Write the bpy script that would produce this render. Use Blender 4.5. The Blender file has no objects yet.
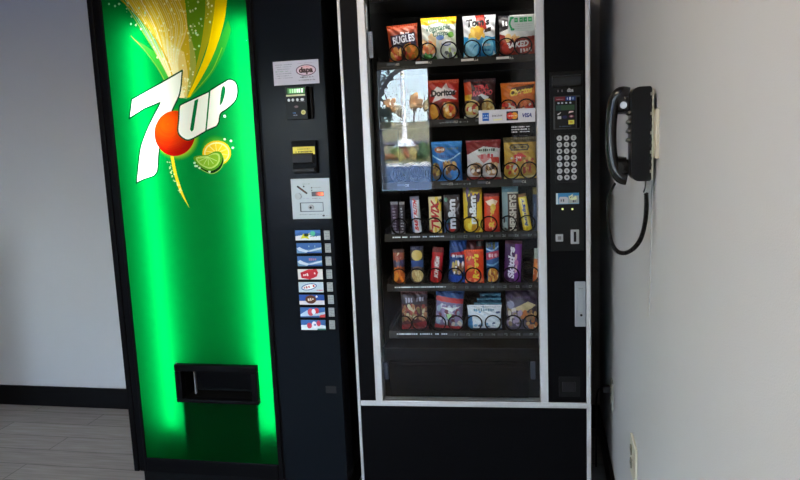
import bpy, bmesh, math, random
import numpy as np
from mathutils import Matrix, Vector

random.seed(7)
RNG = np.random.default_rng(7)
SC = bpy.context.scene
COL = SC.collection

# ------------------------------------------------------------------ camera
F = 703.03                                   # focal length in pixels of an 800 px wide frame
CAM_H = 1.446
yaw, pitch, roll = -0.20513914, -0.14480799, -0.0421242
def cam_axes(y, p, r):
    cy, sy, cp, sp = math.cos(y), math.sin(y), math.cos(p), math.sin(p)
    f = np.array([sy*cp, cy*cp, sp]); rt = np.array([cy, -sy, 0]); up = np.cross(rt, f)
    cr, sr = math.cos(r), math.sin(r)
    return np.array([rt*cr+up*sr, -rt*sr+up*cr, f])
AX = cam_axes(yaw, pitch, roll)
CP = np.array([0, 0, CAM_H])
cam_d = bpy.data.cameras.new('camera'); cam = bpy.data.objects.new('camera', cam_d); COL.objects.link(cam)
cam_d.sensor_width = 36; cam_d.lens = F/800*36; cam_d.clip_start = .02; cam_d.clip_end = 500
m = Matrix.Identity(4)
for i in range(3):
    m[i][0], m[i][1], m[i][2] = AX[0][i], AX[1][i], -AX[2][i]
m[0][3], m[1][3], m[2][3] = 0, 0, CAM_H
cam.matrix_world = m
SC.camera = cam

# ------------------------------------------------------------------ world, sun, exposure
w = bpy.data.worlds.new('sky'); SC.world = w; w.use_nodes = True
nt = w.node_tree; nt.nodes.clear()
wo = nt.nodes.new('ShaderNodeOutputWorld'); bg = nt.nodes.new('ShaderNodeBackground')
tc = nt.nodes.new('ShaderNodeTexCoord'); sx = nt.nodes.new('ShaderNodeSeparateXYZ'); cr_ = nt.nodes.new('ShaderNodeValToRGB')
nt.links.new(tc.outputs['Generated'], sx.inputs[0]); nt.links.new(sx.outputs['Z'], cr_.inputs[0])
cr_.color_ramp.elements[0].position = 0.0; cr_.color_ramp.elements[0].color = (.80, .93, 1, 1)
cr_.color_ramp.elements[1].position = .5; cr_.color_ramp.elements[1].color = (.30, .52, 1, 1)
e_ = cr_.color_ramp.elements.new(.12); e_.color = (.66, .86, 1, 1)
nt.links.new(cr_.outputs[0], bg.inputs[0]); bg.inputs[1].default_value = 36.0
nt.links.new(bg.outputs[0], wo.inputs[0])
sun_d = bpy.data.lights.new('sun', 'SUN'); sun_d.energy = 120; sun_d.angle = .01; sun_d.color = (1, .9, .76)
sun = bpy.data.objects.new('sun', sun_d); COL.objects.link(sun); sun.rotation_euler = (math.radians(-52), 0, math.radians(-24))
SC.view_settings.view_transform = 'Standard'; SC.view_settings.look = 'None'
SC.view_settings.exposure = 0.0; SC.view_settings.gamma = 1; SC.view_settings.use_curve_mapping = False
SC.cycles.use_denoising = True
SC.cycles.max_bounces = 10; SC.cycles.transparent_max_bounces = 12
SC.cycles.sample_clamp_indirect = 0
SC.cycles.sample_clamp_direct = 0
SC.cycles.caustics_reflective = False; SC.cycles.caustics_refractive = False

CEIL = 2.7
def area(name, loc, sx_, sy_, power, color, rot=(0, 0, 0), parent=None):
    d = bpy.data.lights.new(name, 'AREA'); d.shape = 'RECTANGLE'; d.size = sx_; d.size_y = sy_; d.energy = power; d.color = color
    o = bpy.data.objects.new(name, d); COL.objects.link(o); o.location = loc; o.rotation_euler = rot
    if parent: o.parent = parent
    return o
LAMPS = [(-1.0, .65), (-1.0, -.62)]
LAMP_POWER = 20
for lx, ly in LAMPS:
    area('ceiling_lamp_light', (lx, ly, CEIL-.035), .5, 1.1, LAMP_POWER, (1, .82, .63))

# ------------------------------------------------------------------ measuring helpers
AS = 0.059774
O_S = np.array([-0.7249, 2.54, 0.0])
UX = np.array([math.cos(AS), math.sin(AS), 0]); UN = np.array([-math.sin(AS), math.cos(AS), 0])
def ray(x, y): return AX.T @ np.array([(x-400)/F, -(y-240)/F, 1.0])
X7 = -1.704
def Q(x, y, off=0.0):
    """photo pixel -> local (x, z) on the soda machine's front, off metres behind it"""
    v = ray(x, y); p = CP + v*((2.5+off)/v[1]); return float(p[0]-X7), float(p[2])
def S(x, y, off=0.0):
    """photo pixel -> local (x, z) on the snack machine's front, off metres behind it"""
    v = ray(x, y); t = ((O_S + UN*off - CP) @ UN)/(v @ UN); p = CP + v*t
    return float((p-O_S) @ UX), float(p[2])
def rect(fn, x0, y0, x1, y1, off=0.0):
    xm, ym = (x0+x1)/2, (y0+y1)/2
    return fn(x0, ym, off)[0], fn(xm, y1, off)[1], fn(x1, ym, off)[0], fn(xm, y0, off)[1]

# ------------------------------------------------------------------ object helpers
def lin(c):
    c = np.asarray(c, float)
    return np.where(c <= .04045, c/12.92, ((c+.055)/1.055)**2.4)
def hexc(r, g, b): return tuple(lin(np.array([r, g, b])/255))
def new(name, data, parent=None, loc=(0, 0, 0), rot=(0, 0, 0)):
    o = bpy.data.objects.new(name, data); COL.objects.link(o)
    o.location = loc; o.rotation_euler = rot
    if parent is not None: o.parent = parent
    return o
def tag(o, label=None, cat=None, group=None, kind=None):
    if label: o['label'] = label
    if cat: o['category'] = cat
    if group: o['group'] = group
    if kind: o['kind'] = kind
    return o
def empty(name, loc=(0, 0, 0), rz=0, **k):
    o = new(name, None, None, loc, (0, 0, rz)); o.empty_display_size = .1
    return tag(o, **k)
MATS = {}
def mat(name, col=(.5, .5, .5), rough=.5, metal=0.0, noise=0.0, nscale=20, bump=0.0, bscale=200, emit=None, estr=0, spec=.5, coat=0):
    if name in MATS: return MATS[name]
    mt = bpy.data.materials.new(name); mt.use_nodes = True; n = mt.node_tree; b = n.nodes['Principled BSDF']
    b.inputs['Base Color'].default_value = (*col[:3], 1); b.inputs['Roughness'].default_value = rough; b.inputs['Metallic'].default_value = metal
    b.inputs['Specular IOR Level'].default_value = spec; b.inputs['Coat Weight'].default_value = coat
    if emit: b.inputs['Emission Color'].default_value = (*emit, 1); b.inputs['Emission Strength'].default_value = estr
    t = n.nodes.new('ShaderNodeTexCoord')
    if noise:
        nz = n.nodes.new('ShaderNodeTexNoise'); nz.inputs['Scale'].default_value = nscale; nz.inputs['Detail'].default_value = 4
        mx = n.nodes.new('ShaderNodeMix'); mx.data_type = 'RGBA'
        mx.inputs['A'].default_value = (*[c*(1-noise) for c in col[:3]], 1); mx.inputs['B'].default_value = (*[min(1, c*(1+noise)) for c in col[:3]], 1)
        n.links.new(t.outputs['Object'], nz.inputs['Vector']); n.links.new(nz.outputs['Fac'], mx.inputs['Factor']); n.links.new(mx.outputs['Result'], b.inputs['Base Color'])
    if bump:
        nb = n.nodes.new('ShaderNodeTexNoise'); nb.inputs['Scale'].default_value = bscale
        bp = n.nodes.new('ShaderNodeBump'); bp.inputs['Strength'].default_value = bump; bp.inputs['Distance'].default_value = .002
        n.links.new(t.outputs['Object'], nb.inputs['Vector']); n.links.new(nb.outputs['Fac'], bp.inputs['Height']); n.links.new(bp.outputs['Normal'], b.inputs['Normal'])
    MATS[name] = mt; return mt
def printmat(name, rough=.4, spec=.5, translucent=False, emit=0.0, metal=0.0):
    if name in MATS: return MATS[name]
    mt = bpy.data.materials.new(name); mt.use_nodes = True; n = mt.node_tree; b = n.nodes['Principled BSDF']
    a = n.nodes.new('ShaderNodeAttribute'); a.attribute_name = 'Ink'
    n.links.new(a.outputs['Color'], b.inputs['Base Color']); b.inputs['Roughness'].default_value = rough; b.inputs['Specular IOR Level'].default_value = spec
    b.inputs['Metallic'].default_value = metal
    if emit:
        n.links.new(a.outputs['Color'], b.inputs['Emission Color']); b.inputs['Emission Strength'].default_value = emit
    if translucent:
        tr = n.nodes.new('ShaderNodeBsdfTranslucent'); n.links.new(a.outputs['Color'], tr.inputs['Color'])
        mx = n.nodes.new('ShaderNodeMixShader'); mx.inputs[0].default_value = .93
        n.links.new(b.outputs[0], mx.inputs[1]); n.links.new(tr.outputs[0], mx.inputs[2])
        n.links.new(mx.outputs[0], n.nodes['Material Output'].inputs['Surface'])
    MATS[name] = mt; return mt

class MB:
    """collects shapes into ONE mesh"""
    def __init__(s): s.bm = bmesh.new()
    def box(s, x0, y0, z0, x1, y1, z1, bev=0.0):
        x0, x1 = sorted((x0, x1)); y0, y1 = sorted((y0, y1)); z0, z1 = sorted((z0, z1))
        t = bmesh.new(); bmesh.ops.create_cube(t, size=1)
        bmesh.ops.scale(t, vec=(x1-x0, y1-y0, z1-z0), verts=t.verts); bmesh.ops.translate(t, vec=((x0+x1)/2, (y0+y1)/2, (z0+z1)/2), verts=t.verts)
        if bev: bmesh.ops.bevel(t, geom=t.edges[:], offset=bev, segments=2, profile=.5, affect='EDGES')
        s.add(t); return s
    def add(s, t):
        me = bpy.data.meshes.new('t'); t.to_mesh(me); t.free(); s.bm.from_mesh(me); bpy.data.meshes.remove(me)
    def cyl(s, c, r, d, axis='y', seg=20, r2=None, bev=0):
        t = bmesh.new(); bmesh.ops.create_cone(t, cap_ends=True, segments=seg, radius1=r, radius2=r if r2 is None else r2, depth=d)
        if bev: bmesh.ops.bevel(t, geom=[e for e in t.edges if len(e.link_faces) == 2 and e.calc_face_angle() > 1], offset=bev, segments=2, affect='EDGES')
        R_ = {'y': Matrix.Rotation(math.pi/2, 3, 'X'), 'x': Matrix.Rotation(math.pi/2, 3, 'Y'), 'z': Matrix.Identity(3)}[axis]
        bmesh.ops.rotate(t, cent=(0, 0, 0), matrix=R_, verts=t.verts); bmesh.ops.translate(t, vec=c, verts=t.verts); s.add(t); return s
    def sphere(s, c, rx, ry=None, rz=None, sub=2, jit=0):
        t = bmesh.new(); bmesh.ops.create_icosphere(t, subdivisions=sub, radius=1)
        for v in t.verts:
            k = 1+random.uniform(-jit, jit); v.co = Vector((v.co.x*rx*k, v.co.y*(ry or rx)*k, v.co.z*(rz or rx)*k)) + Vector(c)
        s.add(t); return s
    def tube(s, pts, r, seg=8, cap=True):
        pts = [Vector(p) for p in pts]; n = len(pts); rs = r if hasattr(r, '__len__') else [r]*n
        rings = []; up = None
        for i, p in enumerate(pts):
            d = (pts[min(i+1, n-1)]-pts[max(i-1, 0)]).normalized()
            if up is None: up = Vector((0, 0, 1)) if abs(d.z) < .9 else Vector((0, 1, 0))
            a = d.cross(up).normalized(); up = a.cross(d).normalized()
            rings.append([s.bm.verts.new(p+(a*math.cos(2*math.pi*k/seg)+up*math.sin(2*math.pi*k/seg))*rs[i]) for k in range(seg)])
        for i in range(n-1):
            for k in range(seg):
                s.bm.faces.new((rings[i][k], rings[i][(k+1) % seg], rings[i+1][(k+1) % seg], rings[i+1][k]))
        if cap: s.bm.faces.new(rings[0][::-1]); s.bm.faces.new(rings[-1])
        return s
    def prism(s, prof, a0, a1, axis='y'):
        """profile polygon extruded along an axis; profile given in the two other axes"""
        def P(u, v, a): return {'y': (u, a, v), 'x': (a, u, v), 'z': (u, v, a)}[axis]
        A = [s.bm.verts.new(P(u, v, a0)) for u, v in prof]; B = [s.bm.verts.new(P(u, v, a1)) for u, v in prof]
        s.bm.faces.new(A); s.bm.faces.new(B[::-1])
        for i in range(len(prof)):
            j = (i+1) % len(prof); s.bm.faces.new((A[i], B[i], B[j], A[j]))
        return s
    def build(s, name, m, parent=None, smooth=False, **k):
        bmesh.ops.recalc_face_normals(s.bm, faces=s.bm.faces)
        me = bpy.data.meshes.new(name); s.bm.to_mesh(me); s.bm.free()
        if smooth:
            me.polygons.foreach_set('use_smooth', [True]*len(me.polygons))
            try: me.set_sharp_from_angle(angle=math.radians(40))
            except Exception: pass
        me.materials.append(m)
        return tag(new(name, me, parent), **k)

# ------------------------------------------------------------------ printing: a canvas of ink turned into coloured mesh cells
TX = {}
def text_tris(s_, bold=0.0):
    k = (s_, bold)
    if k in TX: return TX[k]
    c = bpy.data.curves.new('t', 'FONT'); c.body = s_; c.size = 1; c.offset = bold; c.align_x = 'CENTER'; c.resolution_u = 4; c.fill_mode = 'FRONT'
    o = bpy.data.objects.new('t', c); COL.objects.link(o)
    dg = bpy.context.evaluated_depsgraph_get(); me = o.evaluated_get(dg).to_mesh(); me.calc_loop_triangles()
    v = np.array([p.co[:2] for p in me.vertices]).reshape(-1, 2); t = np.array([l.vertices[:] for l in me.loop_triangles], int).reshape(-1, 3)
    T = v[t] if len(t) else np.zeros((0, 3, 2)); o.to_mesh_clear()
    bpy.data.objects.remove(o); bpy.data.curves.remove(c)
    if len(T):
        lo, hi = T.reshape(-1, 2).min(0), T.reshape(-1, 2).max(0)
        T = T - (lo+hi)/2
        TX[k] = (T, hi-lo)
    else: TX[k] = (T, np.array([1, 1]))
    return TX[k]
class Canvas:
    """w x h in user units, y up; res cells per unit"""
    def __init__(s, x0, y0, x1, y1, cell, bgc=None, tf=None):
        s.x0, s.y0, s.c = x0, y0, cell
        s.W = max(1, int(round((x1-x0)/cell))); s.H = max(1, int(round((y1-y0)/cell))); s.cx = (x1-x0)/s.W; s.cy = (y1-y0)/s.H
        s.x1, s.y1 = x1, y1
        s.A = np.zeros((s.H, s.W, 3)); s.M = np.zeros((s.H, s.W), bool); s.tf = tf
        s.X, s.Y = np.meshgrid(x0+(np.arange(s.W)+.5)*s.cx, y0+(np.arange(s.H)+.5)*s.cy)
        if bgc is not None: s.A[:] = np.array(bgc)/255; s.M[:] = True
    def t(s, pts):
        pts = np.array([s.tf(*p) for p in pts] if s.tf else pts, float); return pts
    def win(s, lo, hi):
        i0 = max(0, int((lo[1]-s.y0)/s.cy)-1); i1 = min(s.H, int((hi[1]-s.y0)/s.cy)+2)
        j0 = max(0, int((lo[0]-s.x0)/s.cx)-1); j1 = min(s.W, int((hi[0]-s.x0)/s.cx)+2)
        return slice(i0, max(i0, i1)), slice(j0, max(j0, j1))
    def put(s, sl, mask, col, a=1.0):
        sub = s.A[sl]; c = np.array(col)/255 if not callable(col) else col(s.X[sl][mask], s.Y[sl][mask])
        sub[mask] = sub[mask]*(1-a)+c*a; s.M[sl] |= mask
    def poly(s, pts, col, a=1.0, raw=False):
        p = np.array(pts, float) if raw else s.t(pts); sl = s.win(p.min(0), p.max(0)); X, Y = s.X[sl], s.Y[sl]; ins = np.zeros(X.shape, bool)
        if X.size == 0: return
        for i in range(len(p)):
            (xa, ya), (xb, yb) = p[i], p[(i+1) % len(p)]
            if ya == yb: continue
            c = (Y >= min(ya, yb)) & (Y < max(ya, yb)); ins ^= c & (X < (Y-ya)*(xb-xa)/(yb-ya)+xa)
        s.put(sl, ins, col, a)
    def line(s, pts, wd, col, a=1.0, closed=False, w2=None):
        p = s.t(pts); r = wd/2; n = len(p)
        segs = [(p[i], p[(i+1) % n]) for i in range(n if closed else n-1)]
        sl = s.win(p.min(0)-r, p.max(0)+r); X, Y = s.X[sl], s.Y[sl]
        if X.size == 0: return
        mk = np.zeros(X.shape, bool)
        for i, (A, B) in enumerate(segs):
            d = B-A; L = max(d@d, 1e-12); t = np.clip(((X-A[0])*d[0]+(Y-A[1])*d[1])/L, 0, 1)
            rr = r if w2 is None else r+(w2/2-r)*(i+t)/len(segs)
            mk |= (X-A[0]-t*d[0])**2+(Y-A[1]-t*d[1])**2 <= rr*rr
        s.put(sl, mk, col, a)
    def ell(s, c, rx, ry, col, a=1.0, ang=0.0, inner=0.0, rng=None):
        c = s.t([c])[0]; R_ = max(rx, ry); sl = s.win(c-R_, c+R_); X, Y = s.X[sl]-c[0], s.Y[sl]-c[1]
        if X.size == 0: return
        ca, sa = math.cos(ang), math.sin(ang); u, v = (X*ca+Y*sa)/rx, (-X*sa+Y*ca)/ry; d = u*u+v*v
        mk = (d <= 1) & (d >= inner*inner)
        if rng: th = np.degrees(np.arctan2(v, u)) % 360; mk &= ((th-rng[0]) % 360) <= (rng[1]-rng[0])
        s.put(sl, mk, col, a)
    def glow(s, c, r0, r1, col, a=1.0):
        c = s.t([c])[0]; sl = s.win(c-r1, c+r1); d = np.hypot(s.X[sl]-c[0], s.Y[sl]-c[1]); k = np.clip((r1-d)/(r1-r0), 0, 1)[..., None]*a
        k = np.round(k*8)/8
        s.A[sl] = s.A[sl]*(1-k)+np.array(col)/255*k
    def text(s, txt, c, w_, h_, col, ang=0.0, shear=0.0, bold=0.0, a=1.0, arc=0.0):
        T, sz = text_tris(txt, bold)
        if not len(T): return
        P_ = T.copy(); P_[..., 0] *= w_/sz[0]; P_[..., 1] *= h_/sz[1]; P_[..., 0] += P_[..., 1]*shear
        if arc: P_[..., 1] += arc*(1-(2*P_[..., 0]/w_)**2)*h_
        ca, sa = math.cos(ang), math.sin(ang); x, y = P_[..., 0].copy(), P_[..., 1].copy()
        cc = s.t([c])[0]; P_[..., 0] = cc[0]+x*ca-y*sa; P_[..., 1] = cc[1]+x*sa+y*ca
        for tr in P_: s.poly(tr, col, a, raw=True)
    def scribble(s, c, w_, h_, col, ang=0.0, n=None, a=1.0):
        """a line of print too small to read"""
        n = n or max(3, int(w_/h_/.7)); ca, sa = math.cos(ang), math.sin(ang); c = np.array(c, float)
        for i in range(n):
            if random.random() < .12: continue
            u = (i+.5)/n*w_-w_/2; hh = h_*random.uniform(.5, 1)/2; ww = w_/n*random.uniform(.25, .42)
            q = [(u-ww, -hh), (u+ww, -hh), (u+ww, hh), (u-ww, hh)]
            s.poly([(c[0]+x*ca-y*sa, c[1]+x*sa+y*ca) for x, y in q], col, a)
    def blobs(s, box, n, r, cols, a=1.0):
        for _ in range(n):
            c = (random.uniform(box[0], box[2]), random.uniform(box[1], box[3])); k = random.choice(cols)
            s.ell(c, r*random.uniform(.6, 1.3), r*random.uniform(.5, 1.1), k, a, random.uniform(0, 3))
    def flat(s, name, m, parent, y=0.0, thick=None, q=40, mapf=None, **kk):
        """greedy rectangles of one ink each, standing in the local x-z plane at depth y"""
        q_ = np.round(s.A*q).astype(int); key = (q_[..., 0]*256+q_[..., 1])*256+q_[..., 2]; key = np.where(s.M, key, -1)
        act = {}; rects = []
        for i in range(s.H):
            row = key[i]; ed = np.flatnonzero(np.diff(row))+1; st = np.concatenate(([0], ed)); en = np.concatenate((ed, [s.W])); nx = {}
            for a_, b_ in zip(st.tolist(), en.tolist()):
                k = int(row[a_])
                if k < 0: continue
                o = act.pop((a_, b_, k), None); nx[(a_, b_, k)] = o if o is not None else i
            for (a_, b_, k), i0 in act.items(): rects.append((a_, b_, i0, i, k))
            act = nx
        for (a_, b_, k), i0 in act.items(): rects.append((a_, b_, i0, s.H, k))
        R_ = np.array(rects); n = len(R_)
        xs0, xs1 = s.x0+R_[:, 0]*s.cx, s.x0+R_[:, 1]*s.cx; zs0, zs1 = s.y0+R_[:, 2]*s.cy, s.y0+R_[:, 3]*s.cy
        V = np.zeros((n, 4, 3)); V[:, :, 1] = y
        V[:, 0, 0] = xs0; V[:, 1, 0] = xs1; V[:, 2, 0] = xs1; V[:, 3, 0] = xs0
        V[:, 0, 2] = zs0; V[:, 1, 2] = zs0; V[:, 2, 2] = zs1; V[:, 3, 2] = zs1
        K = R_[:, 4]; C_ = np.stack([K//65536, K//256 % 256, K % 256], 1)/q
        V = V.reshape(-1, 3); Fc = np.arange(4*n).reshape(-1, 4)
        if thick:                                   # a backing sheet, so that the print has a body
            X0, X1, Z0, Z1 = s.x0, s.x1, s.y0, s.y1; b = len(V)
            V = np.concatenate([V, [[X0, y, Z0], [X1, y, Z0], [X1, y, Z1], [X0, y, Z1], [X0, y+thick, Z0], [X1, y+thick, Z0], [X1, y+thick, Z1], [X0, y+thick, Z1]]])
            ex = np.array([[0, 4, 5, 1], [1, 5, 6, 2], [2, 6, 7, 3], [3, 7, 4, 0], [4, 7, 6, 5]])+b
            Fc = np.concatenate([Fc, ex]); C_ = np.concatenate([C_, np.repeat([C_.mean(0)], 5, 0)])
        return mesh_ink(name, V, Fc, lin(C_), m, parent, **kk)
def mesh_ink(name, V, Fc, C_, m, parent, smooth=False, **kk):
    me = bpy.data.meshes.new(name); nf = len(Fc)
    me.vertices.add(len(V)); me.vertices.foreach_set('co', np.asarray(V, 'f').ravel())
    me.loops.add(nf*4); me.loops.foreach_set('vertex_index', np.asarray(Fc, 'i').ravel())
    me.polygons.add(nf); me.polygons.foreach_set('loop_start', np.arange(nf, dtype='i')*4)
    me.update(calc_edges=True)
    at = me.color_attributes.new('Ink', 'FLOAT_COLOR', 'CORNER')
    cc = np.ones((nf, 4, 4), 'f'); cc[:, :, :3] = np.clip(C_, 0, 1)[:, None, :]; at.data.foreach_set('color', cc.ravel())
    if smooth: me.polygons.foreach_set('use_smooth', [True]*nf)
    me.validate(); me.materials.append(m)
    return tag(new(name, me, parent), **kk)

# ------------------------------------------------------------------ materials
BLACK = mat('black_enamel', (.0032, .0033, .0042), .38, noise=.15, nscale=60, bump=.05, bscale=900, spec=.05)
GLOSSBLACK = mat('dark_gloss_panel', (.006, .008, .011), .2, bump=.03, bscale=700, spec=.05)
DARKIN = mat('dark_liner', (.006, .0062, .0065), .6, noise=.2, spec=.05)
TRAY = mat('tray_metal', (.012, .013, .014), .5, .1, noise=.1, spec=.15)
RAIL = mat('price_rail_plastic', (.006, .0065, .007), .4, spec=.1)
ALU = mat('brushed_aluminium', (.62, .63, .64), .4, .3, noise=.06, nscale=90, bump=.06, bscale=500)
STEEL = mat('steel', (.42, .43, .44), .45, .4, noise=.08, nscale=80)
WIRE = mat('black_coated_wire', (.004, .004, .004), .35, spec=.12)
INK = printmat('printed_ink', .45, .25)
FOIL = printmat('printed_foil', .28, .5)
LIT = printmat('lit_display', .3, .5, emit=1.3)
PANEL = printmat('translucent_sign_face', .25, .4, translucent=True)
WHITEPL = mat('ivory_plastic', (.60, .56, .44), .4)

def wall_mat(name, c, sc=3):
    return mat(name, c, .62, noise=.025, nscale=sc, bump=.25, bscale=420, spec=.35)
WALL = wall_mat('painted_wall', (.56, .555, .56))
CEILM = wall_mat('ceiling_paint', (.75, .74, .72))
def floor_mat():
    mt = bpy.data.materials.new('wood_look_planks'); mt.use_nodes = True; n = mt.node_tree; b = n.nodes['Principled BSDF']
    t = n.nodes.new('ShaderNodeTexCoord'); mp = n.nodes.new('ShaderNodeMapping'); mp.inputs['Rotation'].default_value = (0, 0, math.radians(0))
    br = n.nodes.new('ShaderNodeTexBrick'); br.inputs['Scale'].default_value = 1; br.inputs['Brick Width'].default_value = 1.2; br.inputs['Row Height'].default_value = .15
    br.inputs['Mortar Size'].default_value = .0015; br.offset = .37
    br.inputs['Color1'].default_value = (.36, .338, .32, 1); br.inputs['Color2'].default_value = (.42, .395, .377, 1); br.inputs['Mortar'].default_value = (.10, .095, .09, 1)
    mp2 = n.nodes.new('ShaderNodeMapping'); mp2.inputs['Scale'].default_value = (2.5, 30, 1)
    nz = n.nodes.new('ShaderNodeTexNoise'); nz.inputs['Scale'].default_value = 2; nz.inputs['Detail'].default_value = 8
    mx = n.nodes.new('ShaderNodeMix'); mx.data_type = 'RGBA'; mx.blend_type = 'MULTIPLY'; mx.inputs['Factor'].default_value = .55
    rp = n.nodes.new('ShaderNodeValToRGB'); rp.color_ramp.elements[0].position = .3; rp.color_ramp.elements[0].color = (.55, .53, .5, 1); rp.color_ramp.elements[1].position = .7
    n.links.new(t.outputs['Object'], mp.inputs[0]); n.links.new(mp.outputs[0], br.inputs['Vector']); n.links.new(mp.outputs[0], mp2.inputs[0]); n.links.new(mp2.outputs[0], nz.inputs['Vector'])
    n.links.new(nz.outputs['Fac'], rp.inputs[0]); n.links.new(br.outputs['Color'], mx.inputs['A']); n.links.new(rp.outputs[0], mx.inputs['B'])
    n.links.new(mx.outputs['Result'], b.inputs['Base Color']); b.inputs['Roughness'].default_value = .65; b.inputs['Specular IOR Level'].default_value = .12
    return mt
def glass_mat(name, f0, tint=(1, 1, 1)):
    mt = bpy.data.materials.new(name); mt.use_nodes = True; n = mt.node_tree; n.nodes.remove(n.nodes['Principled BSDF'])
    tr = n.nodes.new('ShaderNodeBsdfTransparent'); tr.inputs[0].default_value = (*tint, 1); gl = n.nodes.new('ShaderNodeBsdfGlossy'); gl.inputs['Roughness'].default_value = 0.0
    fr = n.nodes.new('ShaderNodeFresnel'); fr.inputs['IOR'].default_value = f0
    mx = n.nodes.new('ShaderNodeMixShader'); n.links.new(fr.outputs[0], mx.inputs[0]); n.links.new(tr.outputs[0], mx.inputs[1]); n.links.new(gl.outputs[0], mx.inputs[2])
    n.links.new(mx.outputs[0], n.nodes['Material Output'].inputs['Surface']); return mt
GLASS = glass_mat('display_glass', 1.31, (.97, .98, .98))
WGLASS = glass_mat('window_glass', 1.3)

# ------------------------------------------------------------------ the room
RX, LX, BY, FY = .253, -4.4, 3.39, -2.2
st = dict(kind='structure')
MB().box(LX-.2, FY-.2, -.1, RX+.2, BY+.2, 0).build('floor', floor_mat(), **st)
MB().box(LX-.2, FY-.2, CEIL, RX+.2, BY+.2, CEIL+.1).build('ceiling', CEILM, **st)
MB().box(LX-.2, BY, 0, RX+.2, BY+.15, CEIL).build('wall_back', WALL, **st)
MB().box(RX, FY-.15, 0, RX+.15, BY, CEIL).build('wall_right', WALL, **st)
MB().box(LX, 1.95, 0, -2.86, 2.07, 1.12, .01).build('added_shade_wall', WALL, **st)  # low wall added out of view to shade the back wall's lower left
WL = (-.9, -.4, .9, 1.6)
b = MB(); b.box(LX-.15, FY-.15, 0, LX, WL[0], CEIL); b.box(LX-.15, WL[1], 0, LX, BY, CEIL); b.box(LX-.15, WL[0], 0, LX, WL[1], WL[2]); b.box(LX-.15, WL[0], WL[3], LX, WL[1], CEIL); b.build('wall_left', WALL, **st)
WINS = [(-3.05, -2.1, .55, 1.95), (-1.14, -.56, .86, 2.17)]
b = MB(); xs = [LX] + [v for w_ in WINS for v in w_[:2]] + [RX]
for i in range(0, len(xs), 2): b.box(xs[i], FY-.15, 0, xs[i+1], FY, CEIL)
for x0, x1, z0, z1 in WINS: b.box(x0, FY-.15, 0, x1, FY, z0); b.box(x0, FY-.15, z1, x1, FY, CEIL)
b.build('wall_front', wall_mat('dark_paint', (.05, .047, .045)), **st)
FRAMEM = mat('white_window_frame', (.75, .75, .74), .4)
for i, (x0, x1, z0, z1) in enumerate(WINS):
    r = new('window_%d' % (i+1), None); tag(r, kind='structure')
    f = .03; b = MB(); b.box(x0, FY-.11, z0, x0+f, FY-.04, z1); b.box(x1-f, FY-.11, z0, x1, FY-.04, z1)
    b.box(x0+f, FY-.11, z0, x1-f, FY-.04, z0+f); b.box(x0+f, FY-.11, z1-f, x1-f, FY-.04, z1); b.build('window_frame', FRAMEM, r)
    MB().box(x0+f, FY-.08, z0+f, x1-f, FY-.074, z1-f).build('window_pane', WGLASS, r)
r = new('window_3', None); tag(r, kind='structure'); b = MB(); f = .05  # unseen side window, added to let daylight onto the right wall
y0, y1, z0, z1 = WL; b.box(LX-.11, y0, z0, LX-.04, y0+f, z1); b.box(LX-.11, y1-f, z0, LX-.04, y1, z1); b.box(LX-.11, y0+f, z0, LX-.04, y1-f, z0+f); b.box(LX-.11, y0+f, z1-f, LX-.04, y1-f, z1); b.build('window_frame', FRAMEM, r)
MB().box(LX-.08, y0+f, z0+f, LX-.074, y1-f, z1-f).build('window_pane', WGLASS, r)
BASEB = mat('black_vinyl_baseboard', (.006, .006, .007), .4, noise=.1, spec=.1)
def baseb(name, x0, y0, x1, y1):
    b = MB(); b.box(x0, y0, 0, x1, y1, .118, .003); b.build(name, BASEB, **st)
baseb('baseboard_back', LX+.012, BY-.012, RX-.012, BY)
baseb('baseboard_right', RX-.012, FY, RX, BY)
baseb('baseboard_left', LX, FY, LX+.012, BY)
LAMPM = mat('lamp_diffuser', (.8, .8, .78), .5, emit=(1, .90, .76), estr=2.5)
LAMPF = mat('lamp_frame_white', (.7, .7, .7), .4)
for i, (lx, ly) in enumerate(LAMPS):
    r = empty('ceiling_light', (lx, ly, CEIL), label=['white ceiling light panel nearer the vending machines', 'white ceiling light panel nearer the front windows'][i], cat='ceiling light', group='ceiling light panels')
    b = MB(); b.box(-.3, -.6, -.03, .3, -.57, 0); b.box(-.3, .57, -.03, .3, .6, 0); b.box(-.3, -.57, -.03, -.27, .57, 0); b.box(.27, -.57, -.03, .3, .57, 0); b.build('frame', LAMPF, r)
    MB().box(-.27, -.57, -.02, .27, .57, -.008).build('diffuser', LAMPM, r)

# ------------------------------------------------------------------ soda machine
soda = empty('soda_vending_machine', (X7, 2.5, 0), label='tall black soda vending machine with a glowing green lit front', cat='vending machine')
W7 = .932; H7 = 2.1
b = MB(); b.box(0.004, .10, .115, .03, .84, H7); b.box(W7-.03, .10, .115, W7-.004, .84, H7); b.box(.03, .80, .115, W7-.03, .84, H7)
b.box(.03, .10, H7-.03, W7-.03, .80, H7); b.box(.03, .10, .115, W7-.03, .80, .14); b.build('cabinet', BLACK, soda)
b = MB(); b.box(.02, .04, 0, W7-.02, .8, .1149); b.build('base', DARKIN, soda)
PX0, PX1, PZ0, PZ1 = .0620, .6460, .166, 2.02      # lit face
DX = .674
b = MB()                                           # door shell around the light box
b.box(0, 0, .103, .024, .099, H7, .004); b.box(.024, .006, .103, PX0-.012, .099, H7, .003); b.box(PX0-.012, 0, .103, PX0, .099, H7, .003)
b.box(PX1, 0, .103, PX1+.020, .099, H7, .003); b.box(PX1+.020, .008, .103, DX, .099, H7)
b.box(PX0, 0, .103, PX1, .099, PZ0, .003); b.box(PX0, 0, PZ1, PX1, .099, H7, .003)
b.build('door', BLACK, soda)
MB().box(DX, 0, .103, W7, .099, H7, .004).build('control_column', GLOSSBLACK, soda)
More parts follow.
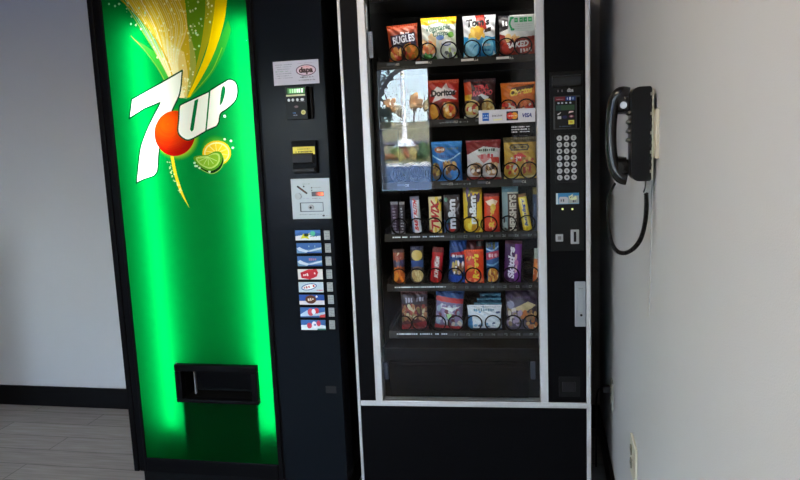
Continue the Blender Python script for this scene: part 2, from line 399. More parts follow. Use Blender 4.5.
LB = mat('light_box_lining', (.2, .2, .2), .8)
b = MB(); b.box(PX0, .0985, PZ0, PX1, .1005, PZ1); b.build('light_box', LB, soda)
TUBE = mat('fluorescent_tube', (.9, .9, .9), .4, emit=(.95, 1, .9), estr=22)
for tx in (-1.512-X7, -1.087-X7):
    z0, z1 = .305, 1.90
    t = MB().cyl((tx, .055, (z0+z1)/2), .012, z1-z0, 'z', 16).build('fluorescent_tube', TUBE, soda)
    for zc in (z0-.014, z1+.014): MB().cyl((tx, .055, zc), .0135, .028, 'z', 16).build('end_cap', mat('tube_cap', (.5, .5, .5), .3, .8), t)

# --- art of the lit face
def Pq(x, y): return Q(x, y, .006)
GREEN = (0, 136, 52)
def smooth(pts, n=8, closed=False):
    """Catmull-Rom through the points"""
    p = np.array(pts, float); N = len(p); out = []
    for i in range(N if closed else N-1):
        g = (lambda k: p[k % N]) if closed else (lambda k: p[min(max(k, 0), N-1)])
        a, b_, c, d = g(i-1), g(i), g(i+1), g(i+2)
        for t in np.linspace(0, 1, n, endpoint=False): out.append(.5*((2*b_)+(-a+c)*t+(2*a-5*b_+4*c-d)*t*t+(-a+3*b_-3*c+d)*t**3))
    if not closed: out.append(p[-1])
    return [tuple(q) for q in out]
ART0 = 1.16
cv = Canvas(PX0, ART0, PX1, PZ1, .00125, GREEN, Pq)
def pell(c, rx, ry, col, a=1.0):
    cv.poly([(c[0]+rx*math.cos(k*math.pi/32), c[1]+ry*math.sin(k*math.pi/32)) for k in range(64)], col, a)
def strip(L, R_, col, a=1.0):
    cv.poly(smooth(L)+smooth(R_)[::-1], col, a)
# faint leaves
strip([(132, 38), (150, 55), (163, 78), (170, 92)], [(132, 38), (152, 50), (168, 66), (180, 95)], (120, 200, 60), .45)
cv.line(smooth([(131, 36), (147, 53), (160, 72), (169, 90)]), .004, (210, 215, 60), .5)
strip([(231, 30), (223, 54), (209, 78), (190, 98)], [(228, 20), (217, 45), (204, 74), (187, 98)], (110, 180, 30), .35)
cv.line(smooth([(222, 48), (211, 72), (189, 98)]), .003, (180, 205, 40), .6)
# main fan
strip([(112, -14), (132, 8), (152, 32), (168, 62), (177, 92)], [(206, -14), (204, 20), (199, 60), (188, 97)], (238, 196, 22))
strip([(183, -14), (187, 20), (190, 60), (186, 97)], [(206, -14), (205, 20), (199, 60), (188, 96)], (92, 138, 28), .92)
strip([(205, -14), (205, 15), (200, 50), (188, 96)], [(216, -14), (213, 25), (202, 60), (188, 96)], (190, 160, 18), .9)
strip([(216, -14), (213, 20), (205, 55), (187, 98)], [(228, -14), (224, 22), (211, 60), (190, 97)], (250, 205, 0))
strip([(150, -14), (164, 20), (176, 60), (184, 97)], [(182, -14), (187, 20), (190, 60), (187, 97)], (214, 172, 30), .8)
for k in range(26):                                   # pale rays running down to the logo
    t = k/25; x0 = 108+t*62; y0 = -14
    x0 = 114+t*58; c = (255, 250, 228) if k % 3 else (255, 222, 90)
    cv.line(smooth([(x0, y0), (x0+(24+2*t)*(1-t*.45), 24), (x0*.34+182*.66+1-2*t, 60), (179+5*t, 97)]), .0018+.002*random.random(), c, .35+.5*(1-t)*random.random()+.1, w2=.0075)
for q_ in ([(163, 44), (172, 70), (178, 97)], [(160, 34), (171, 62), (177, 97)]): cv.poly(smooth(q_)+smooth([(184, 52), (188, 76), (187, 99)])[::-1], (252, 242, 205), .3)
cv.poly(smooth([(188, 30), (190, 64), (186, 98)])+smooth([(189, 30), (196, 64), (187, 98)])[::-1], (225, 200, 110), .5)
cv.line(smooth([(108, -12), (132, 10), (152, 33), (168, 62), (176, 92)]), .006, (235, 180, 20), .8)
for _ in range(260):                                  # bubbles
    v = random.random()**1.3; y = -6+98*(v); cxx = 165+v*20+random.uniform(-1, 1)*(48*(1-v)+4)
    r = random.uniform(.0018, .0044); cv.ell((cxx, y), r, r, (255, 252, 215), random.uniform(.4, .9), inner=random.choice([0, 0, .55]))
for x, y in [(128, 3), (139, 8), (145, 13), (131, 24), (141, 29), (119, 4), (115, 6), (109, 4), (199, 46), (196, 33), (201, 19), (210, 22)]:
    cv.ell((x, y), .0042, .0042, (215, 250, 215), .8)
# glow, ball
pxm = 2.5/703*1.03
cv.glow((176, 134.5), 20*pxm, 27.5*pxm, (225, 225, 40), .9)
WHT = (250, 246, 242); OUT = (0, 62, 30)
seven = [(182.3, 70.3), (157, 85), (131.7, 99.2), (129.2, 118.7), (144, 109), (160, 102.5)] + smooth([(158.5, 106), (151.5, 119.5), (145, 134), (139.8, 151), (136.3, 183)], 6) + [(145, 179)] + smooth([(153.5, 176.3), (157.6, 170), (159.3, 150), (165, 128), (172.5, 110), (179.0, 96), (181.3, 84)], 6)
cv.poly(seven, WHT); cv.line(seven, .0058, OUT, closed=True)
def ballc(X, Y):
    c = Pq(168, 124); d = np.hypot(X-c[0], Y-c[1])/(30*pxm); d = np.round(np.clip(d, 0, 1)*14)/14
    a = np.array([255, 92, 8])/255; b_ = np.array([176, 14, 10])/255; return a+(b_-a)*(d**1.5)[:, None]
pell((174.8, 133.4), 20.4, 22.6, ballc)
U = smooth([(180.5, 103.2), (188, 98.2), (198.6, 92.6), (208, 93)], 4)[:0]
up_outer = [(184.5, 103.7), (194, 99.3), (208, 92.8), (210.6, 90.8), (219, 85.6), (228.3, 80.3)] + smooth([(230.5, 80), (235, 82.6), (237.2, 90), (235, 100), (226.7, 108.3), (220, 113.3), (218.3, 121.7), (216, 125.8)], 5) + [(207, 129.7), (205, 130.8)] + smooth([(204, 131.5), (190, 139), (183.3, 137.5), (178.7, 131.7), (179.4, 118), (180, 107.5), (181.3, 105.3)], 5)
cv.line(up_outer, .0125, (0, 150, 70), closed=True, a=.4); cv.line(up_outer, .0115, OUT, closed=True)
cv.poly(up_outer, WHT)
DG = (0, 112, 52)
cv.poly([(194.6, 100.6), (190.0, 129.5), (191.6, 131.8), (193.6, 129.8), (198.4, 98.6)], DG)         # slot of the U
cv.line([(209.6, 91.8), (206, 130.5)], .0062, DG)                                                     # between U and P
cv.poly(smooth([(222, 87.8), (224.6, 86.6), (225.3, 91.5), (222.8, 101.5), (220.2, 105), (220.0, 101.6)], 5, True), DG)
cv.ell((224.7, 116.2), .0055, .0055, (235, 255, 240)); cv.ell((224.7, 116.2), .002, .002, GREEN)
# tail
cv.poly(smooth([(170.5, 156), (174, 174), (180.5, 193), (189.5, 208)])+smooth([(173.5, 156), (177, 174), (183, 193), (189.5, 208)])[::-1], (245, 212, 40))
for k in range(30):
    t = random.random(); cv.ell((168.5+14*t**1.3+random.uniform(-2, 2), 162+32*t), .0028, .0028, (240, 240, 180), .75, inner=random.choice([0, .5]))
# lemon and lime
cv.glow((216, 152), 13*pxm, 18*pxm, (150, 205, 40), .5)
pell((216.8, 153), 14.2, 12.4, (246, 196, 20)); pell((216.8, 153), 12.6, 10.8, (250, 240, 170)); pell((216.8, 153.2), 11.4, 9.6, (250, 206, 40))
for k in range(10):
    a_ = k*math.pi/5+.2; cv.line([(216.8, 153), (216.8+11*math.cos(a_), 153+9.4*math.sin(a_))], .0032, (252, 236, 150), .8)
lime = smooth([(193.6, 157.5), (199, 155.5), (207, 155), (215, 151.5), (221, 152.5), (222.5, 159), (219, 166.5), (211, 171), (202, 168), (196, 163)], 5, True)
cv.poly([(x+1.2, y+2.4) for x, y in lime], (8, 50, 18)); cv.line([(x+1.2, y+2.6) for x, y in lime[8:44]], .003, (150, 200, 90)); cv.poly(lime, (95, 160, 30))
lim2 = [(208+(x-208)*.84, 160+(y-160)*.80) for x, y in lime]; cv.poly(lim2, (190, 215, 110)); cv.poly([(208+(x-208)*.72, 160+(y-160)*.66) for x, y in lime], (140, 190, 45))
for a_ in (2.6, 2.0, 1.5, 1.0, .5, 3.0): cv.line([(208, 157), (208+10*math.cos(a_), 157+8*math.sin(a_))], .0028, (205, 226, 140), .9)
for x, y in [(224.7, 139.3), (232.8, 147.8), (231, 141), (194.5, 163), (197, 166), (199.5, 168), (195.5, 166), (209.5, 171.8)]: cv.ell((x, y), .0052, .0045, (225, 250, 225), .9)
SOX0, SOZ0, SOX1, SOZ1 = rect(Q, 177.0, 364.5, 258.5, 402.5)
face = cv.flat('lit_face', PANEL, soda, .006, q=32)
face['label'] = 'glowing green lit face with the white lettering, red ball and citrus slices'
# lower part of the lit face, one plain green sheet with the hole for the delivery port
me = face.data
def plain(x0, z0, x1, z1): return [[x0, .006, z0], [x1, .006, z0], [x1, .006, z1], [x0, .006, z1]]
V = []; 
for q in [(PX0, PZ0, SOX0, ART0), (SOX1, PZ0, PX1, ART0), (SOX0, SOZ1, SOX1, ART0), (SOX0, PZ0, SOX1, SOZ0)]: V += plain(*q)
n_old_v, n_old_p = len(me.vertices), len(me.polygons)
oldV = np.zeros(n_old_v*3, 'f'); me.vertices.foreach_get('co', oldV); oldL = np.zeros(len(me.loops), 'i'); me.loops.foreach_get('vertex_index', oldL)
oldC = np.zeros(len(me.loops)*4, 'f'); me.color_attributes['Ink'].data.foreach_get('color', oldC)
nV = np.concatenate([oldV.reshape(-1, 3), np.array(V)]); nF = np.concatenate([oldL.reshape(-1, 4), np.arange(16).reshape(4, 4)+n_old_v])
nC = np.concatenate([oldC.reshape(-1, 4, 4)[:, 0, :3], np.repeat([lin(np.round(np.array(GREEN)/255*32)/32)], 4, 0)])
bpy.data.objects.remove(face)
face = mesh_ink('lit_face', nV, nF, nC, PANEL, soda)
face['label'] = 'glowing green lit face with white lettering, a red ball and citrus slices'
# delivery port: frame, recess, chute
port = new('delivery_port', None, soda)
ox0, oz0, ox1, oz1 = rect(Q, 183.5, 371.5, 252, 399)
b = MB(); b.box(SOX0, -.014, oz1, SOX1, .02, SOZ1, .004); b.box(SOX0, -.014, SOZ0, SOX1, .02, oz0, .003)
b.box(SOX0, -.014, oz0, ox0, .02, oz1, .003); b.box(ox1, -.014, oz0, SOX1, .02, oz1, .003); b.build('port_frame', BLACK, port)
b = MB(); b.box(ox0-.004, .02, oz0, ox0, .095, oz1); b.box(ox1, .02, oz0, ox1+.004, .095, oz1); b.box(ox0, .02, oz1, ox1, .095, oz1+.004); b.box(ox0, .02, oz0-.004, ox1, .095, oz0); b.box(ox0-.004, .093, oz0-.004, ox1+.004, .097, oz1+.004)
b.build('chute', DARKIN, port)
b = MB(); b.prism([(.028, oz1-.004), (.034, oz1-.004), (.075, oz0+.02), (.069, oz0+.02)], ox0+.05, ox1-.004, 'x'); b.build('flap', mat('flap_plastic', (.005, .005, .006), .3, spec=.12), port)
b = MB(); b.box(ox0+.038, .018, oz0+.012, ox0+.043, .03, oz1-.01); b.build('guide', mat('grey_plastic', (.12, .12, .12), .4), port)
# steel chute box behind the lit face (it keeps the tubes' light off the strip under the port)
b = MB(); b.box(SOX0+.004, .0165, PZ0+.03, SOX0+.008, .097, SOZ1); b.box(SOX1-.008, .0165, PZ0+.03, SOX1-.004, .097, SOZ1); b.box(SOX0+.008, .0165, SOZ1-.006, SOX1-.008, .019, SOZ1-.002)
b.box(SOX0+.008, .03, PZ0+.03, SOX1-.008, .034, SOZ0-.002)
b.build('chute_housing', DARKIN, soda)

# --- controls of the soda machine
def cyl_x(x): return x
r_ = rect(Q, 273.5, 60.5, 319, 84.5)
c = Canvas(0, 0, 100, 54, .55, (205, 207, 216))
for i, y in enumerate((46, 41, 36, 31, 26, 21, 16)): c.scribble((23, y), 38-3*(i % 3), 2.2, (130, 132, 150) if i != 3 else (110, 150, 130), a=.75)
c.scribble((72, 47), 38, 1.6, (150, 150, 165), a=.7)
c.ell((72, 31), 22, 12.5, (90, 55, 80)); c.ell((72, 31), 20, 10.8, (226, 205, 214)); c.ell((72, 33), 15, 8, (238, 190, 195), .6)
c.text('dapa', (72, 30), 31, 17, (50, 16, 28), bold=.05); c.scribble((72, 38.5), 14, 2, (210, 80, 90))
c.scribble((73, 15.5), 30, 3.2, (55, 50, 60)); c.scribble((73, 9), 36, 2.6, (110, 110, 120), a=.8)
def place_canvas(c, name, r_, parent, y, m=INK, thick=.001, **k):
    sx_ = (r_[2]-r_[0])/(c.x1-c.x0); sz_ = (r_[3]-r_[1])/(c.y1-c.y0)
    o = c.flat(name, m, parent, 0, thick=None if thick is None else thick, **k)
    me = o.data; co = np.zeros(len(me.vertices)*3, 'f'); me.vertices.foreach_get('co', co); co = co.reshape(-1, 3)
    co[:, 0] = r_[0]+(co[:, 0]-c.x0)*sx_; co[:, 2] = r_[1]+(co[:, 2]-c.y0)*sz_; co[:, 1] += y
    me.vertices.foreach_set('co', co.ravel()); me.update(); return o
place_canvas(c, 'information_sticker', r_, soda, -.0012)
# cashless card reader
cr = new('card_reader', None, soda)
r_ = rect(Q, 285.4, 86.5, 306.8, 119.6, -.035)
MB().box(r_[0], -.035, r_[1], r_[2]+.002, .0, r_[3], .003).build('reader_body', BLACK, cr)
c = Canvas(0, 0, 21, 33, .22, (14, 18, 20))
c.poly([(1, 26), (20, 26), (20, 32), (1, 32)], (20, 60, 20))
c.poly([(1, 23.5), (20, 23.5), (20, 25.2), (1, 25.2)], (215, 220, 170))
for i, x in enumerate((3.5, 7.5, 12, 16.8)): c.ell((x, 19.8), 1.3+.4*(i > 2), 1.5, (215, 220, 225))
c.line([(12, 18), (19, 17.6)], .4, (120, 120, 120)); c.ell((10.5, 12.8), 2, 1.2, (120, 100, 105)); c.scribble((8, 6.5), 3, 1.4, (110, 150, 210)); c.scribble((9, 4.2), 4, 1.2, (170, 180, 190))
c.ell((17.2, 6.8), 2.3, 2.4, (225, 225, 150)); c.ell((17.2, 6.8), 1.3, 1.3, (200, 200, 110))
place_canvas(c, 'reader_face', (r_[0]+.001, r_[1]+.001, r_[2], r_[3]-.001), cr, -.0365)
c = Canvas(0, 0, 18, 5, .25, (40, 95, 30))
for i, x in enumerate((3, 5.5, 8, 10.5, 12.8, 15.4)): c.poly([(x-1, .8), (x+.8, .8), (x+.8, 4.2), (x-1, 4.2)], (110+22*i, 165+14*i, 105+22*i))
q = rect(Q, 287.5, 88, 304.5, 93.6, -.038); place_canvas(c, 'display', q, cr, -.0382, LIT)
r2 = rect(Q, 307, 88, 313.5, 119, 0); MB().box(r_[2]+.004, -.012, r_[1]+.003, r2[2], 0, r_[3]-.004, .003).build('swipe_housing', mat('reader_side', (.008, .008, .009), .5, spec=.12), cr)
# bill validator
bv = new('bill_validator', None, soda)
r_ = rect(Q, 292, 140.5, 316.5, 173.5, -.02)
b = MB(); b.box(r_[0], -.02, r_[1], r_[2], 0, r_[3], .003); b.build('validator_body', BLACK, bv)
zz = r_[1]; hh = r_[3]-r_[1]
b = MB(); b.prism([(-.021, zz+.30*hh), (-.034, zz+.34*hh), (-.034, zz+.58*hh), (-.021, zz+.62*hh)], r_[0]+.006, r_[2]-.012, 'x'); b.box(r_[0]+.002, -.030, zz+.05*hh, r_[2]-.006, -.02, zz+.16*hh, .002); b.build('bill_mouth', mat('validator_grey', (.02, .02, .022), .35, spec=.12), bv)
c = Canvas(0, 0, 22, 8, .2, (228, 215, 90)); c.scribble((11, 5.6), 13, 1.2, (120, 110, 40)); c.scribble((11, 2.8), 17, 1.8, (90, 80, 40))
place_canvas(c, 'yellow_label', rect(Q, 292.8, 146.6, 314.8, 154.6, -.022), bv, -.0218, thick=.001)
# coin plate
cp = new('coin_plate', None, soda)
r_ = rect(Q, 292, 178.4, 330.6, 218.8)
MB().box(r_[0], -.004, r_[1], r_[2], 0, r_[3], .0015).build('plate', mat('pale_plate', (.52, .60, .64), .35, .1), cp)
c = Canvas(0, 0, 38, 41, .2, (190, 204, 212))
c.line([(6.5, 33.5), (15, 26.5)], 1.9, (25, 25, 30)); c.line([(8, 32.3), (14, 27.3)], .7, (120, 70, 50)); c.ell((12.6, 33.5), .9, .9, (40, 60, 70))
c.scribble((15, 36), 8, .8, (120, 150, 140)); c.ell((20.5, 32), .7, .7, (30, 30, 40)); c.scribble((26, 32), 8, .9, (150, 160, 165)); c.ell((20.5, 29.3), .7, .5, (40, 50, 60))
c.scribble((25, 20.8), 9, .9, (120, 110, 105)); c.scribble((14.5, 21), 6, 1.2, (160, 165, 190))
c.line([(8, 7.5), (8, 16.5), (31, 16.5), (31, 7.5), (8, 7.5)], .8, (95, 110, 118)); c.line([(8.2, 7.5), (8.2, 16)], 1.2, (50, 60, 66))
c.scribble((19, 4.2), 26, .9, (130, 145, 150)); c.ell((31, 2.6), 1.3, .8, (30, 40, 45)); c.scribble((35, 2.6), 3, .8, (120, 120, 120))
place_canvas(c, 'plate_print', (r_[0]+.002, r_[1]+.002, r_[2]-.002, r_[3]-.002), cp, -.0048, thick=None)
def plate_pt(u, v): return r_[0]+(r_[2]-r_[0])*u/38, r_[1]+(r_[3]-r_[1])*v/41
x, z = plate_pt(7, 23.5); b = MB(); b.cyl((x, -.008, z), .0125, .009, 'y', 24, bev=.002); b.build('coin_return_button', mat('chrome_button', (.42, .46, .48), .5, .2), cp, True)
x, z = plate_pt(19, 11.8); b = MB(); b.cyl((x, -.008, z), .0105, .008, 'y', 20, bev=.001); o = b.build('lock', STEEL, cp, True); MB().cyl((x, -.0125, z), .0045, .002, 'y', 12).build('keyhole', WIRE, o)
c = Canvas(0, 0, 12, 4.4, .2, (25, 10, 10))
for i in range(6): c.poly([(4+i*1.3, .6), (5.2+i*1.3, .6), (5.2+i*1.3, 3.8), (4+i*1.3, 3.8)], (min(255, 90+45*i), 30+16*i, 20+6*i))
x0, z0 = plate_pt(20.2, 23); x1, z1 = plate_pt(32, 27.6); place_canvas(c, 'price_display', (x0, z0, x1, z1), cp, -.0062, LIT)
# flavour buttons
BT = [(296, 229.8, 321, 240), (297.3, 242.7, 322, 252.8), (298.2, 255.8, 322.6, 265.8), (298.6, 268.8, 323.3, 279), (299.4, 281.6, 324, 291.8), (300.0, 294.3, 324.9, 304.2), (301.0, 307, 325.6, 316.8), (301.8, 319.5, 326.2, 329.4)]
NB = ['yellow and blue splash label', 'blue water label', 'blue water label', 'white label with a tilted red box', 'white label with an oval red and blue emblem', 'blue and white label with a brown round emblem', 'blue label with red emblem and red corner', 'blue and white label with red spots']
for i, bx in enumerate(BT):
    r_ = rect(Q, *bx); c = Canvas(0, 0, 50, 21, .45, (60, 105, 165))
    if i == 0:
        c.poly([(0, 13), (10, 17), (28, 12), (40, 16), (50, 13), (50, 21), (0, 21)], (70, 120, 200)); c.poly([(0, 0), (50, 0), (50, 9), (36, 8), (26, 12), (0, 9)], (225, 230, 235))
        c.poly([(10, 3), (16, 14), (21, 10), (30, 16), (25, 7), (28, 2), (19, 5)], (215, 215, 40)); c.ell((22, 11), 4.5, 3.5, (40, 60, 20)); c.ell((35, 14), 5, 5, (80, 190, 150)); c.scribble((36, 8), 14, 3, (60, 120, 110))
    elif i in (1, 2):
        c.poly([(0, 8), (8, 12), (18, 7), (30, 8), (42, 12), (50, 9), (50, 0), (0, 0)], (100, 145, 185)); c.poly([(0, 10), (6, 13), (12, 9), (24, 5), (38, 9), (50, 12), (50, 8), (36, 5), (20, 1), (4, 5)], (195, 215, 228)); c.poly([(18, 0), (50, 0), (50, 3), (22, 3)], (40, 85, 150)); c.scribble((31, 14), 16, 5, (130, 175, 200) if i == 1 else (170, 120, 150))
    elif i == 3:
        c.poly([(0, 0), (50, 0), (50, 21), (0, 21)], (222, 220, 222)); c.poly([(7, 3), (5, 14), (22, 20.5), (38, 21), (41, 14), (38, 6), (24, 0)], (196, 32, 48)); c.scribble((23, 10.5), 26, 6, (250, 225, 225), .18, n=7)
    elif i == 4:
        c.poly([(0, 0), (50, 0), (50, 21), (0, 21)], (190, 210, 222)); c.ell((21, 11), 16, 6.5, (50, 80, 150), ang=.2); c.ell((21, 11), 14, 5, (240, 240, 245), ang=.2); c.scribble((21, 11), 24, 6, (200, 40, 60), .2, n=5); c.scribble((42, 4), 12, 3, (210, 90, 100))
    elif i == 5:
        c.poly([(0, 0), (50, 0), (50, 9), (0, 8)], (222, 226, 230)); c.poly([(0, 8), (50, 9), (50, 21), (0, 21)], (40, 85, 165)); c.ell((23, 11), 11, 9, (96, 50, 35)); c.scribble((23, 11), 13, 6, (240, 220, 200), .15, n=3); c.ell((35, 17), 2, 2.5, (230, 235, 240))
    elif i == 6:
        c.poly([(0, 6), (14, 15), (30, 8), (50, 12), (50, 4), (0, 2)], (180, 205, 225)); c.ell((21, 11), 6, 8, (205, 80, 95)); c.ell((33, 14), 5, 6, (205, 60, 70)); c.ell((27, 12), 4, 6, (230, 235, 240)); c.poly([(38, 0), (50, 0), (50, 7), (40, 5)], (205, 70, 70))
    else:
        c.poly([(0, 0), (50, 0), (50, 9), (36, 12), (0, 10)], (215, 228, 235)); c.ell((17, 9), 5, 6, (200, 60, 80)); c.ell((27, 11), 5, 7, (235, 238, 242)); c.ell((36, 14), 4, 6, (205, 70, 90)); c.scribble((27, 11), 8, 6, (90, 120, 170)); c.poly([(32, 0), (50, 0), (50, 3), (34, 3)], (60, 130, 120))
    bt = new('selection_button', None, soda); bt['label'] = NB[i]
    MB().box(r_[0]-.0035, -.006, r_[1]-.003, r_[2]+.0035, 0, r_[3]+.003, .002).build('button_cap', BLACK, bt)
    place_canvas(c, 'flavour_label', r_, bt, -.0075)
    p = rect(Q, bx[2]+3.2, bx[1]+.8, bx[2]+8.8, bx[3]-.4); c2 = Canvas(0, 0, 5.6, 9, .22, (168, 170, 174))
    for k in range(5): c2.scribble((2.8, 1.2+k*1.7), 4.4, .9, (110, 112, 118))
    place_canvas(c2, 'price_tag', p, bt, -.0012)
p = rect(Q, 326, 386, 336.5, 393); b = MB(); b.box(p[0], -.003, p[1], p[2], 0, p[3], .001); b.build('latch_plate', mat('dull_black', (.02, .02, .022), .5, spec=.12), soda)

# ------------------------------------------------------------------ snack machine
MS = Matrix.Translation(Vector(O_S)) @ Matrix.Rotation(AS, 4, 'Z')
snack = empty('snack_vending_machine', O_S, AS, label='black snack vending machine with silver trim and a glass display window', cat='vending machine')
WS = .889; HS = 2.06
b = MB(); b.box(.006, .085, .06, .03, .70, HS); b.box(WS-.03, .085, .06, WS-.006, .70, HS); b.box(.03, .66, .06, WS-.03, .70, HS); b.box(.03, .085, HS-.03, WS-.03, .66, HS); b.box(.03, .085, .06, WS-.03, .66, .09)
b.build('cabinet', BLACK, snack)
for x in (.08, WS-.08):
    for y in (.14, .62): MB().cyl((x, y, .03), .022, .0598, 'z', 16).build('levelling_foot', STEEL, snack)
IX0, IX1, IZ0, IZ1 = .113, .752, .60, 1.97
b = MB(); b.box(IX0-.004, .045, IZ0, IX0, .62, IZ1); b.box(IX1, .045, IZ0, IX1+.004, .62, IZ1); b.box(IX0-.004, .62, IZ0, IX1+.004, .624, IZ1); b.box(IX0, .045, IZ1, IX1, .62, IZ1+.004)
b.build('interior_liner', DARKIN, snack)
TZ0, TZ1 = .414, .4352                       # horizontal trim
b = MB(); b.box(.011, .001, .065, WS-.016, .08, TZ0); b.build('lower_panel', BLACK, snack)
b = MB(); b.box(.011, .0005, TZ1, .073, .08, 2.045); b.box(.101, .004, 1.975, .704, .08, 2.045); b.build('door', BLACK, snack)
MB().box(.733, .004, TZ1, WS-.016, .08, 2.045).build('control_column', BLACK, snack)
for nm, x0, z0, x1, z1 in [('trim_strip', 0, .06, .011, HS-.005), ('trim_strip', WS-.016, .06, WS, HS-.005), ('trim_strip', .073, TZ1, .101, 2.04), ('trim_strip', .704, TZ1, .733, 2.04), ('trim_strip', .013, TZ0, WS-.016, TZ1)]:
    b = MB(); b.box(x0, -.002, z0, x1, .08, z1, .002)
    if abs(z1-TZ1) < 1e-6: b.box(x0, -.0035, z0+.004, x1, -.002, z0+.012, .0006)
    b.build(nm, ALU, snack)
MB().box(.1012, .005, TZ1+.001, .7038, .009, 1.9748).build('glass_pane', GLASS, snack)
# display lamp inside the head of the cabinet
b = MB(); b.cyl((.42, .058, 1.955), .009, .56, 'x', 14); b.build('display_lamp', mat('cabinet_tube', (.9, .9, .9), .4, emit=(1, .97, .92), estr=34), snack)
MB().cyl((.730, .036, 1.42), .008, 1.0, 'z', 14).build('added_side_lamp', MATS['cabinet_tube'], snack)  # hidden tube added behind the right trim to brighten the packets
b = MB(); b.prism([(.040, 1.969), (.040, 1.935), (.043, 1.935), (.043, 1.966), (.075, 1.966), (.075, 1.969)], .115, .70, 'x'); b.build('lamp_shade', BLACK, snack)
# delivery hopper
hz = .638
hop = new('delivery_hopper', None, snack)
b = MB(); b.box(.104, .03, hz-.004, .74, .55, hz); b.build('hopper_shelf', mat('hopper_edge', (.02, .02, .018), .35, spec=.2), hop)
b = MB(); b.box(.104, .045, TZ1+.002, .74, .052, hz-.004); b.build('hopper_back', DARKIN, hop)
q = rect(S, 390, 361, 529, 397, .03); b = MB(); b.box(q[0], .026, q[1], q[2], .036, q[3], .004); b.box(q[0]+.02, .021, q[3]-.022, q[2]-.02, .027, q[3]-.010, .002)
b.build('push_door', mat('push_door_plastic', (.002, .0022, .003), .4, spec=.05), hop)
for px in (386, 533):
    q = rect(S, px-2.3, 362, px+2.3, 379, .03); b = MB(); b.box(q[0], .024, q[1], q[2], .04, q[3], .002); b.build('hinge_bracket', mat('blue_grey_bracket', (.035, .045, .07), .4), hop)

# --- shelves with spirals
SHZ = [1.727, 1.508, 1.279, 1.081, .885, .698]
COILR = .030
def coil_mesh():
    b = MB(); pts = []
    turns, pitch, n = 7, .072, 22
    for i in range(turns*n+1):
        a = 2*math.pi*i/n-math.pi/2
        pts.append((COILR*math.cos(a), i/n*.008 if i < n else .008+(i/n-1)*pitch, COILR*math.sin(a)))
    b.tube(pts, .0026, 5); bmesh.ops.recalc_face_normals(b.bm, faces=b.bm.faces)
    me = bpy.data.meshes.new('spiral'); b.bm.to_mesh(me); b.bm.free(); me.materials.append(WIRE)
    me.polygons.foreach_set('use_smooth', [True]*len(me.polygons)); return me
COILM = coil_mesh()
WIDE = {0: [(397, 46, 411, 46), (427.8, 46, 449, 46), (472, 43, 491, 43), (506, 42, 523, 42)],
        1: [(399, 106, 415, 106), (432, 106, 449, 105), (471, 105, 487, 105), (508, 104, 526, 103)],
        2: [(399, 167, 415, 167), (433, 167, 451, 166), (474, 166, 489, 166), (511, 166, 529, 166)],
        5: [(404, 320, 420, 320), (438, 320, 456, 320), (474, 319, 493, 319), (513, 319, 531, 319)]}
BARC = {3: [(399, 222), (417, 222), (434, 222), (453, 222), (470, 221), (489, 221), (508, 220), (527, 220)],
        4: [(399, 273), (417, 273), (435, 273), (455, 273), (473, 273), (492, 273), (511, 272), (531, 272)]}
TAGS = {0: [(391, 61.5, 'A0'), (424, 60.5, 'A2'), (470, 58.5, 'A4'), (505, 56, 'A6')], 1: [(400, 122, 'B0'), (450, 121.5, 'B2'), (480, 121, 'B4'), (520, 120, 'B6')],
        2: [(401, 184, 'C0'), (445, 183, 'C2'), (482, 181.5, 'C4'), (518, 182, 'C6')]}
for i, z in enumerate(SHZ):
    sh = new('shelf', None, snack)
    b = MB(); b.box(.128, .072, z-.010, .745, .60, z-.006)
    b.box(.128, .072, z-.006, .131, .60, z+.016); b.build('tray', TRAY, sh)
    b = MB(); b.prism([(.060, z-.030), (.064, z-.030), (.072, z-.002), (.068, z-.002)], .126, .745, 'x'); b.box(.126, .068, z-.010, .745, .074, z-.006); b.build('price_rail', RAIL, sh)
    # price labels on the rail
    c = Canvas(0, 0, 620, 26, 2.2, (12, 12, 13))
    if i < 3:
        for px, py, t in TAGS[i]:
            x = (S(px, py, .062)[0]-.126)*1000
            wdt = 46 if i == 0 and px > 400 else 30
            c.poly([(x-wdt+14, 12), (x+14, 12), (x+14, 22), (x-wdt+14, 22)], (205, 200, 190) if i == 0 and px > 400 else (70, 75, 80)); c.text(t, (x+22, 15), 15, 10, (165, 160, 155), bold=.02)
        if i: c.scribble((S(450, 0, .062)[0]*1000-126, 14), 110, 5, (120, 125, 130)); 
    else:
        c.scribble((130, 15), 200, 6, (215, 225, 235), n=24); c.scribble((60, 15), 60, 6, (235, 240, 245), n=8)
        for k in range(8): c.poly([(230+k*48, 9), (252+k*48, 9), (252+k*48, 18), (230+k*48, 18)], (48, 52, 56)); c.text('DEF'[i-3]+str(k+1), (262+k*48, 13), 13, 9, (110, 112, 116), bold=.02)
    o = place_canvas(c, 'price_strip', (.126, z-.029, .746, z-.003), sh, 0, thick=None)
    me = o.data; co = np.zeros(len(me.vertices)*3, 'f'); me.vertices.foreach_get('co', co); co = co.reshape(-1, 3); co[:, 1] = .060+(co[:, 2]-(z-.030))/.028*.008-.0012; me.vertices.foreach_set('co', co.ravel()); me.update()
    cs = []
    if i in WIDE:
        for x0, y0, x1, y1 in WIDE[i]: cs += [S(x0, y0, .078)[0], S(x1, y1, .078)[0]]
    else: cs = [S(x, y, .078)[0] for x, y in BARC[i]]
    for k, x in enumerate(cs):
        o = new('spiral', COILM, sh, (x, .066, z+COILR+.003-.006))
        if k % 2 == 0: o.scale = (-1, 1, 1)

